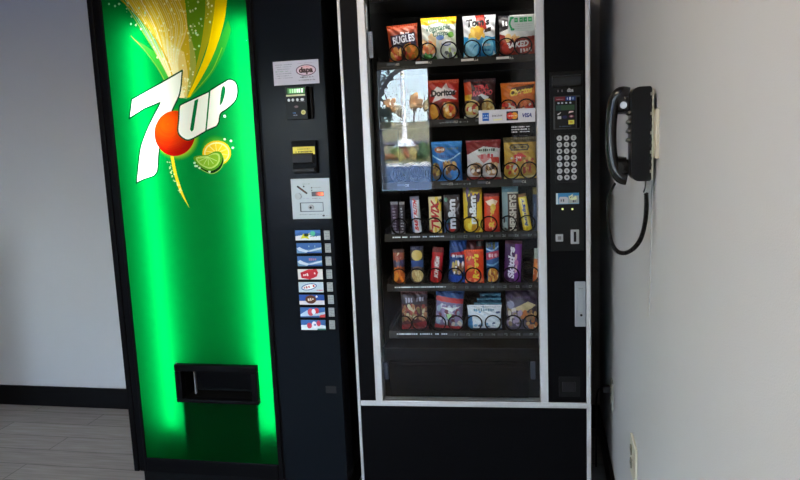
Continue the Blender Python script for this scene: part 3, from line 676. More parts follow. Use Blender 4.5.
# --- packets
def packet(name, box, paint, label, cat, thick=.040, row=0, tilt=0.0, lean=0.0, off=.083, pinch=.06, bgc=(200, 30, 30), seal=None, group=None, cell=.0017, wr=.0026, sealh=.055, zdrop=0):
    x0, z0, x1, z1 = rect(S, *box, off)
    group = group or {'snack_bag': 'snack bags on the ', 'candy_bar': 'candy bars on the ', 'snack_pouch': 'snack pouches on the '}[name]+['top', 'second', 'third', 'fourth', 'fifth', 'bottom'][row]+' shelf'
    z0 = SHZ[row]-.0055+zdrop; wd = x1-x0; ht = max(z1-z0, .03); xc = (x0+x1)/2
    loc = MS @ Vector((xc, off+thick*.5, z0))
    o = empty(name, loc, AS, label=label, cat=cat, group=group); o.rotation_euler = (lean, tilt, AS)
    if tilt: o.location = MS @ Vector((xc, off+thick*.5, z0+abs(math.sin(tilt))*wd*.5*math.cos(tilt)))
    nx, nz = max(10, int(wd/cell)), max(14, int(ht/cell))
    c = Canvas(0, 0, 100, 100, 1, bgc); c.W, c.H = nx, nz; c.cx, c.cy = 100/nx, 100/nz
    c.A = np.ones((nz, nx, 3))*np.array(bgc)/255; c.M = np.ones((nz, nx), bool); c.X, c.Y = np.meshgrid((np.arange(nx)+.5)*c.cx, (np.arange(nz)+.5)*c.cy)
    paint(c)
    u, v = np.meshgrid(np.linspace(0, 1, nx+1), np.linspace(0, 1, nz+1))
    s_ = sealh
    vv = np.clip((v-s_)/(1-2*s_), 0, 1)
    puff = (np.sin(np.pi*u)**.55)*(np.sin(np.pi*vv)**.6)
    ph = random.uniform(0, 6)
    wrk = wr*(np.sin(u*17+ph+3*np.sin(v*9))*np.sin(v*13+ph)+.7*np.sin((u*.8+v)*31+ph))*np.where(puff > .02, .3+.7*(1-puff), 0)
    width = 1-pinch*np.sin(np.pi*vv)**.7
    X = (u-.5)*wd*width; Zz = v*ht
    crimp = .0009*np.sin(u*nx*1.2)*((v < s_) | (v > 1-s_))
    Yf = -(puff*thick*.5)-wrk+crimp-.0006; Yb = puff*thick*.5-wrk*.5+crimp+.0006
    i0 = int(round(s_*nz)); i1 = nz-i0
    def grid(name, a, b_, back, m_):
        idx = np.arange((nx+1)*(nz+1)).reshape(nz+1, nx+1)
        f = np.stack([idx[a:b_, :-1], idx[a:b_, 1:], idx[a+1:b_+1, 1:], idx[a+1:b_+1, :-1]], -1).reshape(-1, 4)
        col = lin(c.A[a:b_].reshape(-1, 3)); V = np.stack([X, Yf, Zz], -1).reshape(-1, 3)
        if back:
            n0 = len(V); V = np.concatenate([V, np.stack([X, Yb, Zz], -1).reshape(-1, 3)]); fb = f[:, ::-1]+n0
            f = np.concatenate([f, fb]); col = np.concatenate([col, np.repeat([col.mean(0)], len(fb), 0)])
            for s2, (p0, p1) in ((0, (0, 0)), (1, (nx, nx))):
                e = np.stack([idx[a:b_, p0], idx[a+1:b_+1, p0], idx[a+1:b_+1, p0]+n0, idx[a:b_, p0]+n0], -1)
                if s2: e = e[:, ::-1]
                f = np.concatenate([f, e]); col = np.concatenate([col, np.repeat([col.mean(0)], len(e), 0)])
        used = np.unique(f); mp = np.zeros(len(V), int); mp[used] = np.arange(len(used))
        return mesh_ink(name, V[used], mp[f], col, m_, o, smooth=True)
    grid('pouch', i0, i1, True, FOIL); grid('bottom_seal', 0, i0, True, FOIL); grid('top_seal', i1, nz, True, FOIL)
    return o
FOODS = [(235, 150, 60), (220, 90, 40), (245, 190, 90), (200, 60, 30)]
def bugles(c):
    c.poly([(0, 0), (100, 0), (100, 100), (0, 100)], (150, 58, 26)); c.poly([(8, 72), (92, 76), (96, 40), (60, 30), (10, 42)], (48, 38, 62))
    c.blobs((8, 6, 40, 36), 22, 8, FOODS); c.blobs((55, 8, 95, 42), 30, 8, [(240, 120, 40), (250, 150, 60), (220, 70, 60), (180, 130, 40)])
    c.poly([(40, 0), (54, 0), (48, 30), (44, 44)], (60, 30, 24)); c.poly([(0, 84), (100, 84), (100, 100), (0, 100)], (176, 66, 24))
    c.text('BUGLES', (54, 60), 74, 20, (238, 238, 248), .07, .0, .03); c.scribble((54, 76), 40, 6, (240, 225, 225))
def veggie(c):
    c.poly([(0, 0), (100, 0), (100, 100), (0, 100)], (232, 236, 220)); c.poly(smooth([(-2, 102), (102, 102), (102, 86), (80, 82), (50, 87), (20, 82), (-2, 86)], 6), (242, 196, 24))
    c.scribble((50, 92), 60, 8, (250, 235, 190)); c.blobs((0, 20, 35, 55), 12, 10, [(240, 200, 140), (236, 170, 100), (244, 210, 150)]); c.blobs((5, 18, 38, 40), 14, 7, [(240, 130, 70), (250, 190, 110)])
    c.blobs((4, 2, 40, 14), 12, 7, [(40, 110, 40), (70, 140, 50)]); c.blobs((60, 30, 96, 52), 10, 9, [(250, 240, 220), (220, 225, 200)]); c.blobs((60, 8, 98, 26), 12, 6, [(180, 200, 110), (220, 220, 220), (110, 110, 110)])
    c.ell((55, 52), 12, 6, (110, 150, 220)); c.ell((86, 58), 9, 7, (110, 170, 60)); c.ell((72, 38), 14, 5, (60, 70, 160)); c.ell((72, 41), 14, 6, (250, 250, 250))
    c.text('Vegetable', (48, 73), 74, 17, (40, 110, 80), .06, .2, .02); c.text('Crisps', (56, 60), 46, 16, (40, 110, 80), .06, .2, .02)
def toms(c):
    c.poly([(0, 0), (100, 0), (100, 100), (0, 100)], (36, 150, 205)); c.poly(smooth([(-2, 102), (102, 102), (102, 52), (70, 50), (40, 46), (-2, 52)], 4), (232, 232, 234))
    c.poly([(38, 100), (66, 100), (74, 66), (46, 66)], (176, 44, 26)); c.blobs((14, 50, 64, 66), 20, 9, [(240, 190, 60), (250, 210, 100), (228, 170, 50)]); c.poly([(66, 58), (88, 62), (88, 72), (68, 66)], (60, 44, 34))
    c.text("Tom's", (46, 84), 72, 20, (20, 16, 20), .05, .12, .05)
    c.ell((26, 26), 20, 22, (150, 212, 236)); c.ell((76, 28), 18, 20, (120, 205, 236)); c.poly([(20, 8), (34, 30), (50, 36), (30, 22)], (36, 130, 190)); c.scribble((74, 30), 34, 7, (240, 250, 255)); c.scribble((70, 18), 28, 6, (24, 110, 180)); c.poly([(46, 0), (54, 0), (52, 26), (48, 26)], (20, 70, 130))
    c.poly([(0, 0), (16, 0), (6, 18)], (220, 235, 240)); c.poly([(100, 0), (86, 0), (94, 18)], (220, 235, 240))
def redsnack(c):
    c.poly([(0, 0), (100, 0), (100, 100), (0, 100)], (150, 40, 26)); c.poly([(0, 100), (100, 100), (100, 48), (40, 42), (0, 56)], (222, 220, 214)); c.poly([(0, 100), (0, 60), (24, 66), (30, 100)], (40, 34, 36))
    c.scribble((20, 80), 26, 16, (235, 235, 235)); c.blobs((20, 34, 60, 48), 12, 8, [(230, 180, 110), (240, 200, 130)])
    c.blobs((6, 8, 96, 34), 30, 8, [(166, 50, 30), (190, 70, 44), (130, 30, 24)]); c.text('BAKED', (50, 28), 62, 14, (244, 234, 228), .08, .2, .05); c.scribble((72, 14), 34, 10, (240, 225, 215), .08); c.ell((16, 20), 10, 12, (206, 64, 40))
def nacho(c):
    c.poly([(0, 0), (100, 0), (100, 100), (0, 100)], (190, 44, 28)); c.poly([(0, 0), (100, 0), (100, 44), (0, 48)], (140, 40, 22)); c.poly([(4, 62), (30, 84), (46, 78), (60, 92), (66, 80), (96, 70), (74, 62), (98, 50), (50, 54), (10, 44), (22, 58)], (246, 230, 226))
    c.text('Doritos', (50, 68), 82, 17, (20, 14, 16), .03, .0, .05); c.ell((18, 18), 13, 24, (230, 160, 50), ang=.3); c.ell((68, 24), 20, 22, (220, 140, 50)); c.blobs((50, 10, 86, 40), 18, 6, [(245, 215, 170), (200, 60, 30), (240, 180, 80)])
    c.poly([(0, 94), (100, 90), (100, 100), (0, 100)], (210, 80, 40))
def hotfries(c):
    c.poly([(0, 0), (100, 0), (100, 100), (0, 100)], (60, 22, 24)); c.poly([(0, 92), (22, 95), (26, 55), (0, 50)], (205, 70, 26)); c.poly([(0, 60), (24, 62), (22, 48), (0, 46)], (225, 180, 40))
    c.text('TERA', (56, 78), 48, 13, (216, 60, 66), .06, .1, .05); c.text('RANCHO', (60, 64), 62, 13, (225, 90, 100), .04, .1, .04); c.scribble((56, 92), 50, 4, (150, 60, 60))
    c.poly([(44, 58), (74, 44), (80, 54), (56, 62)], (225, 225, 225)); c.poly([(46, 54), (58, 46), (62, 50), (52, 58)], (50, 50, 54))
    c.ell((26, 26), 24, 22, (222, 190, 110)); c.ell((76, 28), 20, 22, (232, 204, 130)); c.blobs((10, 14, 40, 40), 10, 6, [(200, 70, 50), (240, 230, 200)]); c.blobs((64, 18, 90, 40), 8, 6, [(240, 220, 160), (210, 160, 80)]); c.poly([(0, 0), (50, 0), (48, 8), (0, 12)], (225, 215, 190))
def cheese(c):
    c.poly([(0, 0), (100, 0), (100, 100), (0, 100)], (216, 112, 20)); c.poly([(0, 0), (100, 0), (100, 34), (0, 38)], (120, 34, 30)); c.poly([(24, 60), (92, 82), (98, 94), (30, 84)], (40, 34, 30), .7)
    c.text('Cheetos', (58, 74), 66, 20, (240, 206, 60), .15, .25, .05); c.blobs((4, 4, 46, 40), 30, 7, [(225, 90, 60), (235, 225, 210), (190, 40, 34), (240, 160, 90)]); c.blobs((56, 4, 98, 40), 30, 7, [(225, 90, 60), (235, 225, 210), (190, 40, 34), (240, 130, 70)]); c.poly([(46, 0), (54, 0), (52, 36), (48, 36)], (150, 50, 26))
def bluecookie(c):
    c.poly([(0, 0), (100, 0), (100, 100), (0, 100)], (34, 112, 190)); c.poly(smooth([(-2, 102), (102, 102), (102, 86), (50, 90), (-2, 86)], 5), (52, 140, 215)); c.ell((28, 80), 18, 8, (150, 90, 60)); c.scribble((30, 80), 26, 7, (235, 225, 200)); c.scribble((70, 82), 40, 9, (90, 120, 140))
    c.line(smooth([(2, 66), (30, 54), (60, 54), (96, 70)], 8), 4, (170, 215, 245)); c.scribble((50, 63), 54, 9, (26, 80, 150)); c.poly([(36, 50), (60, 50), (50, 30)], (210, 220, 220)); c.ell((14, 26), 14, 22, (120, 110, 100)); c.ell((62, 30), 26, 22, (130, 150, 180))
    c.blobs((4, 14, 30, 42), 16, 6, [(214, 180, 90), (160, 130, 70), (120, 80, 60)]); c.blobs((42, 16, 80, 46), 24, 7, [(220, 180, 110), (170, 120, 60), (110, 80, 60)]); c.blobs((66, 4, 98, 24), 10, 8, [(70, 140, 215), (90, 160, 230)])
def redcookie(c):
    c.poly([(0, 0), (100, 0), (100, 100), (0, 100)], (216, 212, 212)); c.poly([(0, 100), (100, 100), (100, 78), (50, 84), (0, 64)], (132, 30, 30)); c.ell((64, 74), 30, 8, (190, 200, 190)); c.scribble((60, 75), 50, 8, (40, 50, 46))
    c.scribble((56, 60), 50, 12, (190, 50, 60), .06); c.poly([(30, 62), (50, 42), (74, 56), (54, 66)], (200, 80, 80), .6); c.poly([(70, 58), (98, 56), (98, 40), (76, 44)], (190, 60, 40)); c.poly([(0, 0), (100, 0), (100, 6), (0, 10)], (150, 40, 36))
    for cx in (28, 74): c.ell((cx, 28), 19, 17, (176, 130, 90)); c.blobs((cx-14, 16, cx+14, 40), 14, 5, [(60, 34, 26), (220, 190, 140), (240, 230, 220)])
def gold(c):
    c.poly([(0, 0), (100, 0), (100, 100), (0, 100)], (186, 148, 50)); c.poly([(0, 88), (100, 88), (100, 100), (0, 100)], (90, 76, 30)); c.poly([(16, 76), (22, 84), (74, 84), (80, 76), (74, 68), (22, 68)], (60, 50, 24)); c.poly([(22, 76), (26, 80.5), (70, 80.5), (74, 76), (70, 71.5), (26, 71.5)], (150, 128, 52)); c.scribble((48, 76), 44, 6, (50, 42, 22))
    c.poly([(28, 58), (54, 62), (70, 54), (52, 42), (34, 46)], (200, 40, 34)); c.scribble((48, 52), 22, 7, (240, 200, 180)); c.scribble((50, 62), 52, 4, (150, 50, 30)); c.blobs((10, 16, 42, 50), 30, 6, [(190, 140, 60), (200, 200, 200), (180, 60, 40), (220, 180, 90)]); c.blobs((60, 16, 92, 48), 30, 6, [(190, 120, 50), (150, 110, 50), (220, 180, 90), (180, 70, 50)]); c.poly([(0, 0), (100, 4), (100, 9), (0, 5)], (214, 190, 110))
def bar(base, txt, tcol, extra=None, tw=70, th=40, shear=.15, ang=math.pi/2, pos=(50, 50), bold=.05):
    def f(c):
        c.poly([(0, 0), (100, 0), (100, 100), (0, 100)], base)
        if extra: extra(c)
        if txt:
            T, sz = text_tris(txt, bold)
            P_ = T.copy(); P_[..., 0] *= tw/sz[0]; P_[..., 1] *= th/sz[1]; P_[..., 0] += P_[..., 1]*shear
            x, y = P_[..., 0].copy(), P_[..., 1].copy(); P_[..., 0] = pos[0]-y if ang else pos[0]+x; P_[..., 1] = pos[1]+x if ang else pos[1]+y
            for tr in P_: c.poly(tr, tcol, raw=True)
    return f
# row A
packet('snack_bag', (388, 24.5, 419, 58), bugles, 'dark orange and purple corn snack bag, leftmost on the top shelf', 'snack bag', row=0, tilt=-.05)
packet('snack_bag', (420.5, 16.5, 456.5, 57), veggie, 'white snack bag with yellow top and green script on the top shelf', 'snack bag', row=0)
packet('snack_bag', (462.5, 14.5, 496, 55), toms, 'white and bright blue chip bag on the top shelf', 'snack bag', row=0)
packet('snack_bag', (498.5, 14, 536.5, 53), redsnack, 'white and dark red chip bag behind the green telephone sticker', 'snack bag', row=0)
# row B
packet('snack_bag', (427.5, 79.5, 459, 117), nacho, 'red tortilla chip bag beside the bright reflection, second shelf', 'snack bag', row=1)
packet('snack_bag', (463.5, 78.5, 496, 117), hotfries, 'dark maroon snack bag in the middle of the second shelf', 'snack bag', row=1)
packet('snack_bag', (500.5, 82, 536.5, 116), cheese, 'orange cheese snack bag above the card sticker, second shelf', 'snack bag', row=1)
# row C
packet('snack_bag', (431, 141.5, 462, 178), bluecookie, 'blue snack bag with cookies beside the reflection, third shelf', 'snack bag', row=2)
packet('snack_bag', (466, 140, 501, 178), redcookie, 'red and white bag of small cookies in the middle of the third shelf', 'snack bag', row=2)
packet('snack_bag', (503.5, 137, 537, 181), gold, 'gold snack bag with a dark oval on the third shelf', 'snack bag', row=2, zdrop=-.0)
# row D: bars
def sil(c): c.poly([(0, 0), (100, 0), (100, 10), (0, 10)], (150, 150, 160)); c.poly([(0, 92), (100, 92), (100, 100), (0, 100)], (140, 140, 150))
bk = dict(thick=.022, sealh=.05, pinch=.02, cell=.0015, wr=.0008)
packet('candy_bar', (390.5, 202, 398, 229), bar((62, 46, 70), '', (160, 150, 175), lambda c: (sil(c), [c.scribble((50, 16+k*9), 54, 6, (160, 150, 175), n=4) for k in range(8)]), 74, 50), 'thin dark purple candy bar, leftmost on the fourth shelf', 'candy bar', row=3, **bk)
packet('candy_bar', (399, 202, 404.5, 229), bar((58, 52, 62), '', (170, 168, 176), lambda c: (sil(c), [c.scribble((50, 16+k*9), 54, 6, (170, 168, 176), n=3) for k in range(8)]), 60, 50), 'thin dark grey candy bar, second from left on the fourth shelf', 'candy bar', row=3, **bk)
def payx(c): c.poly([(0, 0), (22, 0), (22, 100), (0, 100)], (120, 140, 190)); c.poly([(84, 0), (100, 0), (100, 100), (84, 100)], (200, 205, 215)); c.poly([(0, 90), (100, 90), (100, 100), (0, 100)], (110, 110, 130))
packet('candy_bar', (411.8, 196.5, 421, 230), bar((222, 216, 222), 'BABY RUTH', (205, 40, 50), payx, 80, 42), 'white candy bar with red upright letters and blue edge, fourth shelf', 'candy bar', row=3, tilt=-.05, **bk)
def twx(c): c.blobs((60, 66, 100, 96), 10, 12, [(240, 200, 70), (80, 60, 30), (230, 180, 60)]); c.blobs((0, 0, 100, 12), 8, 10, [(220, 180, 60), (170, 40, 30)])
packet('candy_bar', (428.5, 197, 441.5, 230.5), bar((228, 205, 150), 'TWIX', (196, 26, 32), twx, 78, 62), 'cream candy bar with big red upright letters, fourth shelf', 'candy bar', row=3, **bk)
def mmx(c): c.blobs((0, 0, 50, 40), 12, 10, [(60, 80, 140), (40, 110, 130), (70, 44, 30)]); c.ell((50, 10), 18, 7, (190, 40, 34)); c.blobs((60, 50, 100, 90), 8, 6, [(140, 140, 150), (70, 60, 60)]); c.ell((16, 88), 10, 6, (70, 120, 90))
packet('candy_bar', (443.5, 195, 460, 230), bar((44, 30, 28), 'm&m', (206, 208, 214), mmx, 78, 46, 0), 'dark brown candy packet with white upright letters, fourth shelf', 'candy bar', row=3, **bk)
def pnx(c): c.poly([(0, 84), (100, 84), (100, 100), (0, 100)], (140, 112, 30)); c.blobs((20, 70, 90, 88), 10, 8, [(100, 110, 40), (90, 60, 110), (170, 130, 40)]); c.poly([(20, 30), (70, 34), (76, 80), (24, 76)], (70, 50, 40)); c.blobs((16, 8, 90, 24), 8, 10, [(250, 230, 90), (190, 140, 30)])
packet('candy_bar', (463.2, 185, 482.3, 231.5), bar((226, 190, 46), 'm&m', (244, 244, 248), pnx, 60, 38, 0, pos=(50, 48)), 'tall yellow candy packet with white letters, fourth shelf', 'candy bar', row=3, **bk)
def rex(c): c.poly([(0, 0), (100, 0), (100, 16), (0, 12)], (190, 40, 20)); c.poly([(10, 80), (56, 86), (90, 80), (70, 66), (30, 70)], (246, 220, 190)); c.ell((60, 64), 16, 10, (240, 200, 80)); c.poly([(0, 92), (100, 92), (100, 100), (0, 100)], (120, 30, 26)); c.blobs((0, 6, 100, 18), 8, 8, [(240, 150, 120), (200, 60, 40)])
packet('candy_bar', (484, 193.5, 499.5, 230.5), bar((216, 66, 26), 'Reese', (226, 190, 60), rex, 56, 34, .1, pos=(48, 42)), 'small orange candy packet with yellow lettering, fourth shelf', 'candy bar', row=3, **bk)
def hsx(c): c.poly([(0, 0), (34, 0), (34, 100), (0, 100)], (120, 146, 150)); c.poly([(0, 88), (100, 88), (100, 100), (0, 100)], (90, 130, 145)); c.poly([(34, 0), (100, 0), (100, 84), (34, 84)], (66, 50, 42)); c.blobs((0, 0, 34, 30), 8, 8, [(60, 60, 60), (160, 180, 180)])
packet('candy_bar', (502, 186.5, 518.5, 230), bar((190, 190, 175), 'HERSHEYS', (206, 196, 180), hsx, 80, 44, 0, pos=(66, 42)), 'tall brown and pale blue chocolate bar, fourth shelf', 'candy bar', row=3, **bk)
def btx(c): c.poly([(20, 12), (80, 12), (80, 88), (20, 88)], (235, 215, 110)); c.poly([(0, 92), (100, 92), (100, 100), (0, 100)], (130, 90, 30))
packet('candy_bar', (523.2, 194, 532.2, 229), bar((226, 196, 30), 'Butterfinger', (50, 70, 150), btx, 72, 42, .1), 'tilted yellow candy bar with blue upright letters, fourth shelf', 'candy bar', row=3, tilt=-.16, **bk)
packet('candy_bar', (533, 187.5, 539, 229), bar((44, 60, 92), '', (0, 0, 0), lambda c: (c.poly([(0, 84), (100, 84), (100, 100), (0, 100)], (120, 110, 40)), c.scribble((50, 50), 60, 30, (90, 110, 140)))), 'dark blue candy bar at the right end of the fourth shelf', 'candy bar', row=3, **bk)
# row E
def orx(c): c.poly([(0, 50), (100, 50), (100, 70), (0, 68)], (60, 50, 90)); c.blobs((10, 70, 90, 90), 14, 9, [(220, 190, 160), (150, 60, 40)]); c.blobs((5, 5, 95, 42), 26, 12, [(226, 120, 30), (200, 90, 30), (236, 150, 50)]); c.poly([(0, 90), (100, 90), (100, 100), (0, 100)], (70, 30, 24))
packet('snack_pouch', (393, 249.5, 404.3, 281), bar((150, 70, 30), '', (0, 0, 0), orx), 'small orange and purple cracker pouch, leftmost on the fifth shelf', 'snack pouch', row=4, **bk)
def tax(c): c.poly([(0, 44), (100, 44), (100, 64), (0, 62)], (50, 80, 140)); c.ell((50, 24), 44, 20, (206, 176, 112)); c.ell((50, 76), 42, 14, (216, 186, 80)); c.blobs((16, 10, 84, 38), 20, 6, [(190, 150, 90), (226, 204, 150)]); c.poly([(0, 90), (100, 90), (100, 100), (0, 100)], (40, 44, 80)); c.ell((50, 42), 36, 5, (120, 90, 80))
packet('snack_pouch', (410.5, 246.5, 423.5, 281.5), bar((60, 50, 44), '', (0, 0, 0), tax), 'tan round cracker pouch with blue band, second on the fifth shelf', 'snack pouch', row=4, **bk)
def kkx(c): c.poly([(0, 86), (100, 86), (100, 100), (0, 100)], (110, 20, 26)); c.blobs((10, 4, 90, 16), 8, 8, [(230, 60, 50), (160, 20, 20)]); c.ell((50, 56), 26, 18, (190, 170, 170), .7)
packet('candy_bar', (429, 248, 440.3, 282.5), bar((186, 22, 30), 'Kit Kat', (232, 226, 226), kkx, 60, 38, .1, pos=(52, 46)), 'narrow red candy bar with white upright letters, fifth shelf', 'candy bar', row=4, tilt=.11, **bk)
def jox(c): c.poly([(0, 84), (100, 84), (100, 100), (0, 100)], (30, 74, 150)); c.ell((54, 34), 38, 14, (150, 120, 100)); c.blobs((22, 22, 84, 48), 18, 7, [(200, 160, 110), (120, 70, 50), (240, 230, 230), (190, 170, 90)]); c.poly([(8, 60), (90, 66), (90, 74), (8, 68)], (190, 30, 44)); c.scribble((50, 62), 70, 7, (235, 235, 240)); c.poly([(0, 0), (100, 0), (100, 14), (0, 18)], (30, 80, 190))
packet('snack_pouch', (447.5, 240, 464.5, 284.5), bar((22, 62, 130), '', (0, 0, 0), jox), 'tall blue pouch with red stripe and cookies, fifth shelf', 'snack pouch', row=4, tilt=.06, thick=.03, sealh=.05, pinch=.02, cell=.0015)
def rsx(c): c.poly([(0, 0), (100, 0), (100, 14), (0, 14)], (230, 76, 40)); c.blobs((4, 2, 96, 12), 10, 7, [(240, 130, 90), (210, 60, 30)]); c.ell((30, 46), 18, 10, (230, 150, 40), .8); c.blobs((14, 60, 34, 84), 6, 6, [(236, 170, 60), (180, 60, 20)]); c.poly([(0, 94), (100, 94), (100, 100), (0, 100)], (240, 90, 40))
packet('candy_bar', (464.5, 250, 483.8, 288), bar((222, 66, 24), "Reese's", (236, 206, 56), rsx, 72, 34, .1, ang=math.pi/2, pos=(58, 52)), 'large orange candy packet with yellow lettering, standing forward on the fifth shelf', 'candy bar', row=4, off=.070, zdrop=-.0, **bk)
packet('candy_bar', (466, 240, 484, 286), bar((120, 26, 22), '', (0, 0, 0), lambda c: c.poly([(60, 84), (100, 84), (100, 96), (60, 96)], (80, 70, 70))), 'dark red packet standing behind the large orange one, fifth shelf', 'candy bar', row=4, off=.16, **bk)
def plx(c): c.poly([(0, 56), (100, 64), (100, 80), (0, 74)], (190, 50, 80)); c.scribble((50, 68), 80, 10, (230, 190, 200)); c.ell((52, 20), 42, 18, (206, 130, 40)); c.blobs((16, 6, 90, 36), 22, 7, [(226, 160, 60), (160, 70, 40), (240, 200, 110)]); c.line(smooth([(0, 84), (50, 80), (100, 90)], 5), 4, (150, 190, 220)); c.line(smooth([(0, 46), (50, 44), (100, 52)], 5), 4, (120, 170, 210)); c.blobs((0, 88, 100, 100), 12, 8, [(120, 110, 50), (60, 70, 40), (90, 90, 100)])
packet('snack_pouch', (486.3, 242.5, 499, 281.5), bar((40, 84, 140), '', (0, 0, 0), plx), 'blue nut pouch with a pink band, beside the large orange candy packet', 'snack pouch', row=4, **bk)
def skx(c): c.poly([(60, 0), (100, 0), (100, 100), (60, 100)], (122, 52, 150)); c.poly([(0, 92), (100, 92), (100, 100), (0, 100)], (90, 30, 60)); c.blobs((60, 30, 84, 64), 6, 8, [(230, 190, 190), (200, 120, 170)])
packet('candy_bar', (503.5, 241.5, 520.5, 282), bar((70, 26, 84), 'Skittles', (236, 232, 240), skx, 76, 38, .1, pos=(40, 48)), 'purple candy packet with white upright letters, fifth shelf', 'candy bar', row=4, tilt=.05, **bk)
packet('candy_bar', (532.5, 249, 541, 281), bar((206, 110, 40), '', (0, 0, 0), lambda c: (c.poly([(0, 70), (100, 70), (100, 100), (0, 100)], (150, 160, 150)), c.blobs((0, 5, 100, 60), 16, 14, [(226, 140, 60), (190, 90, 40), (230, 200, 180)]))), 'orange and grey bar at the right end of the fifth shelf', 'candy bar', row=4, tilt=.06, **bk)
# row F
def maroon(c): c.poly([(0, 66), (100, 66), (100, 90), (0, 90)], (60, 50, 62)); c.scribble((52, 78), 74, 15, (150, 145, 165), .05); c.blobs((2, 26, 98, 66), 46, 7, [(170, 120, 80), (150, 60, 50), (200, 190, 150), (120, 110, 60)]); c.poly([(0, 0), (100, 4), (100, 24), (0, 12)], (130, 30, 34))
packet('snack_bag', (400.5, 291.5, 427.5, 329), bar((84, 34, 40), '', (0, 0, 0), maroon), 'maroon trail mix bag, leftmost on the bottom shelf', 'snack bag', row=5)
def rwb(c): c.poly([(0, 76), (100, 76), (100, 100), (0, 100)], (30, 76, 140)); c.poly([(0, 72), (100, 66), (100, 78), (0, 84)], (190, 50, 60)); c.blobs((4, 6, 96, 64), 50, 8, [(200, 196, 214), (150, 130, 170), (220, 210, 200), (120, 60, 80), (150, 170, 190)]); c.poly([(20, 56), (60, 46), (92, 60), (60, 56)], (236, 238, 240)); c.poly([(40, 40), (50, 20), (62, 40)], (170, 210, 150)); c.poly([(0, 0), (100, 0), (100, 6), (0, 10)], (170, 50, 60))
packet('snack_bag', (433.5, 291.5, 462, 329), bar((120, 110, 150), '', (0, 0, 0), rwb), 'blue and white snack bag with a red band on the bottom shelf', 'snack bag', row=5, tilt=.07)
def whb(c): c.poly([(0, 0), (16, 0), (12, 60), (0, 60)], (60, 130, 190)); c.blobs((20, 10, 92, 92), 26, 6, [(180, 200, 220), (120, 170, 210), (235, 240, 245), (70, 90, 130)]); c.scribble((52, 82), 70, 10, (110, 150, 170)); c.poly([(0, 0), (100, 0), (100, 5), (0, 5)], (40, 60, 100))
packet('snack_bag', (467, 306, 502, 329.5), bar((224, 232, 240), '', (0, 0, 0), whb), 'short bright white and light blue bag on the bottom shelf', 'snack bag', row=5, off=.080)
for k in range(3):
    packet('snack_bag', (474+k*3, 303-k*4.5, 502-k*.5, 329.5), bar((40, 96, 130), '', (0, 0, 0), lambda c: c.poly([(0, 91), (100, 91), (100, 97), (0, 97)], (110, 170, 195))), ['dark blue bag directly behind the short white bag, bottom shelf', 'second dark blue bag behind the short white bag, bottom shelf', 'rearmost dark blue bag behind the short white bag, bottom shelf'][k], 'snack bag', row=5, off=.130+k*.045, thick=.03)
def grp(c): c.poly([(0, 60), (100, 60), (100, 100), (0, 100)], (52, 36, 64)); c.poly([(20, 52), (70, 70), (98, 60), (60, 44)], (190, 170, 130)); c.blobs((2, 6, 46, 50), 26, 7, [(160, 140, 170), (90, 80, 90), (200, 190, 180), (140, 120, 90)]); c.blobs((54, 6, 98, 46), 26, 7, [(190, 110, 60), (150, 110, 80), (200, 160, 110)]); c.ell((14, 62), 12, 10, (120, 116, 140)); c.scribble((50, 80), 70, 8, (80, 60, 100))
packet('snack_bag', (505.5, 289.5, 538, 329), bar((70, 60, 80), '', (0, 0, 0), grp), 'dark purple and brown bag at the right end of the bottom shelf', 'snack bag', row=5)

# --- stickers on the glass
GY = .0045
c = Canvas(0, 0, 252, 60, 1.1, (208, 210, 214))
c.poly([(16, 12), (46, 12), (46, 48), (16, 48)], (36, 96, 176)); c.scribble((31, 36), 24, 6, (200, 225, 245)); c.scribble((31, 25), 24, 6, (200, 225, 245))
c.text('DISCOVER', (84, 33), 46, 8, (60, 60, 60), bold=.02); c.poly([(66, 10), (104, 14), (104, 20), (66, 20)], (222, 220, 170)); c.line([(64, 44), (106, 44), (106, 12), (64, 12), (64, 44)], 1, (190, 190, 180))
c.poly([(124, 10), (176, 10), (176, 50), (124, 50)], (40, 32, 48)); c.ell((141, 30), 15, 15, (206, 50, 40)); c.ell((160, 30), 15, 15, (232, 160, 50)); c.ell((150.5, 30), 6, 11, (230, 110, 40)); c.scribble((150, 30), 40, 6, (240, 225, 210))
c.text('VISA', (216, 30), 46, 18, (34, 44, 120), 0, .25, .04)
place_canvas(c, 'card_brands_sticker', rect(S, 478.7, 109.2, 535.2, 122.8, GY), snack, GY-.0012, thick=.001)
c = Canvas(0, 0, 80, 60, 1)
for k in range(3): c.scribble((40, 52-k*11), 76, 6, (225, 225, 225), n=15)
c.scribble((40, 12), 60, 3.5, (110, 110, 110), n=14)
place_canvas(c, 'white_notice_lettering', rect(S, 511, 125, 530, 138.5, GY), snack, GY-.0006, thick=None)
c = Canvas(0, 0, 100, 58, .9, (190, 205, 195))
c.line(smooth([(12, 52), (5, 30), (14, 8)], 8), 7, (30, 150, 90)); c.line([(10, 52), (18, 52)], 8, (30, 150, 90)); c.line([(12, 8), (20, 8)], 8, (30, 150, 90))
for k, x in enumerate((30, 50, 66, 84)): c.poly([(x-7, 34), (x+7, 34), (x+7, 52), (x-7, 52)], (40, 160, 90)); c.scribble((x, 43), 10, 8, (140, 205, 160))
for k in range(3): c.scribble((60, 26-k*8), 66, 2.4, (150, 165, 160))
place_canvas(c, 'green_telephone_sticker', rect(S, 508.3, 15.8, 534.2, 31, GY), snack, GY-.0012, thick=.001)
c = Canvas(0, 0, 30, 130, 1.4, (168, 175, 186))
for k in range(14): c.scribble((15, 10+k*8.4), 22, 3.5, (110, 118, 140), n=4)
place_canvas(c, 'inspection_sticker', rect(S, 367.2, 31.5, 372.8, 58, .02), snack, .020, thick=.001)

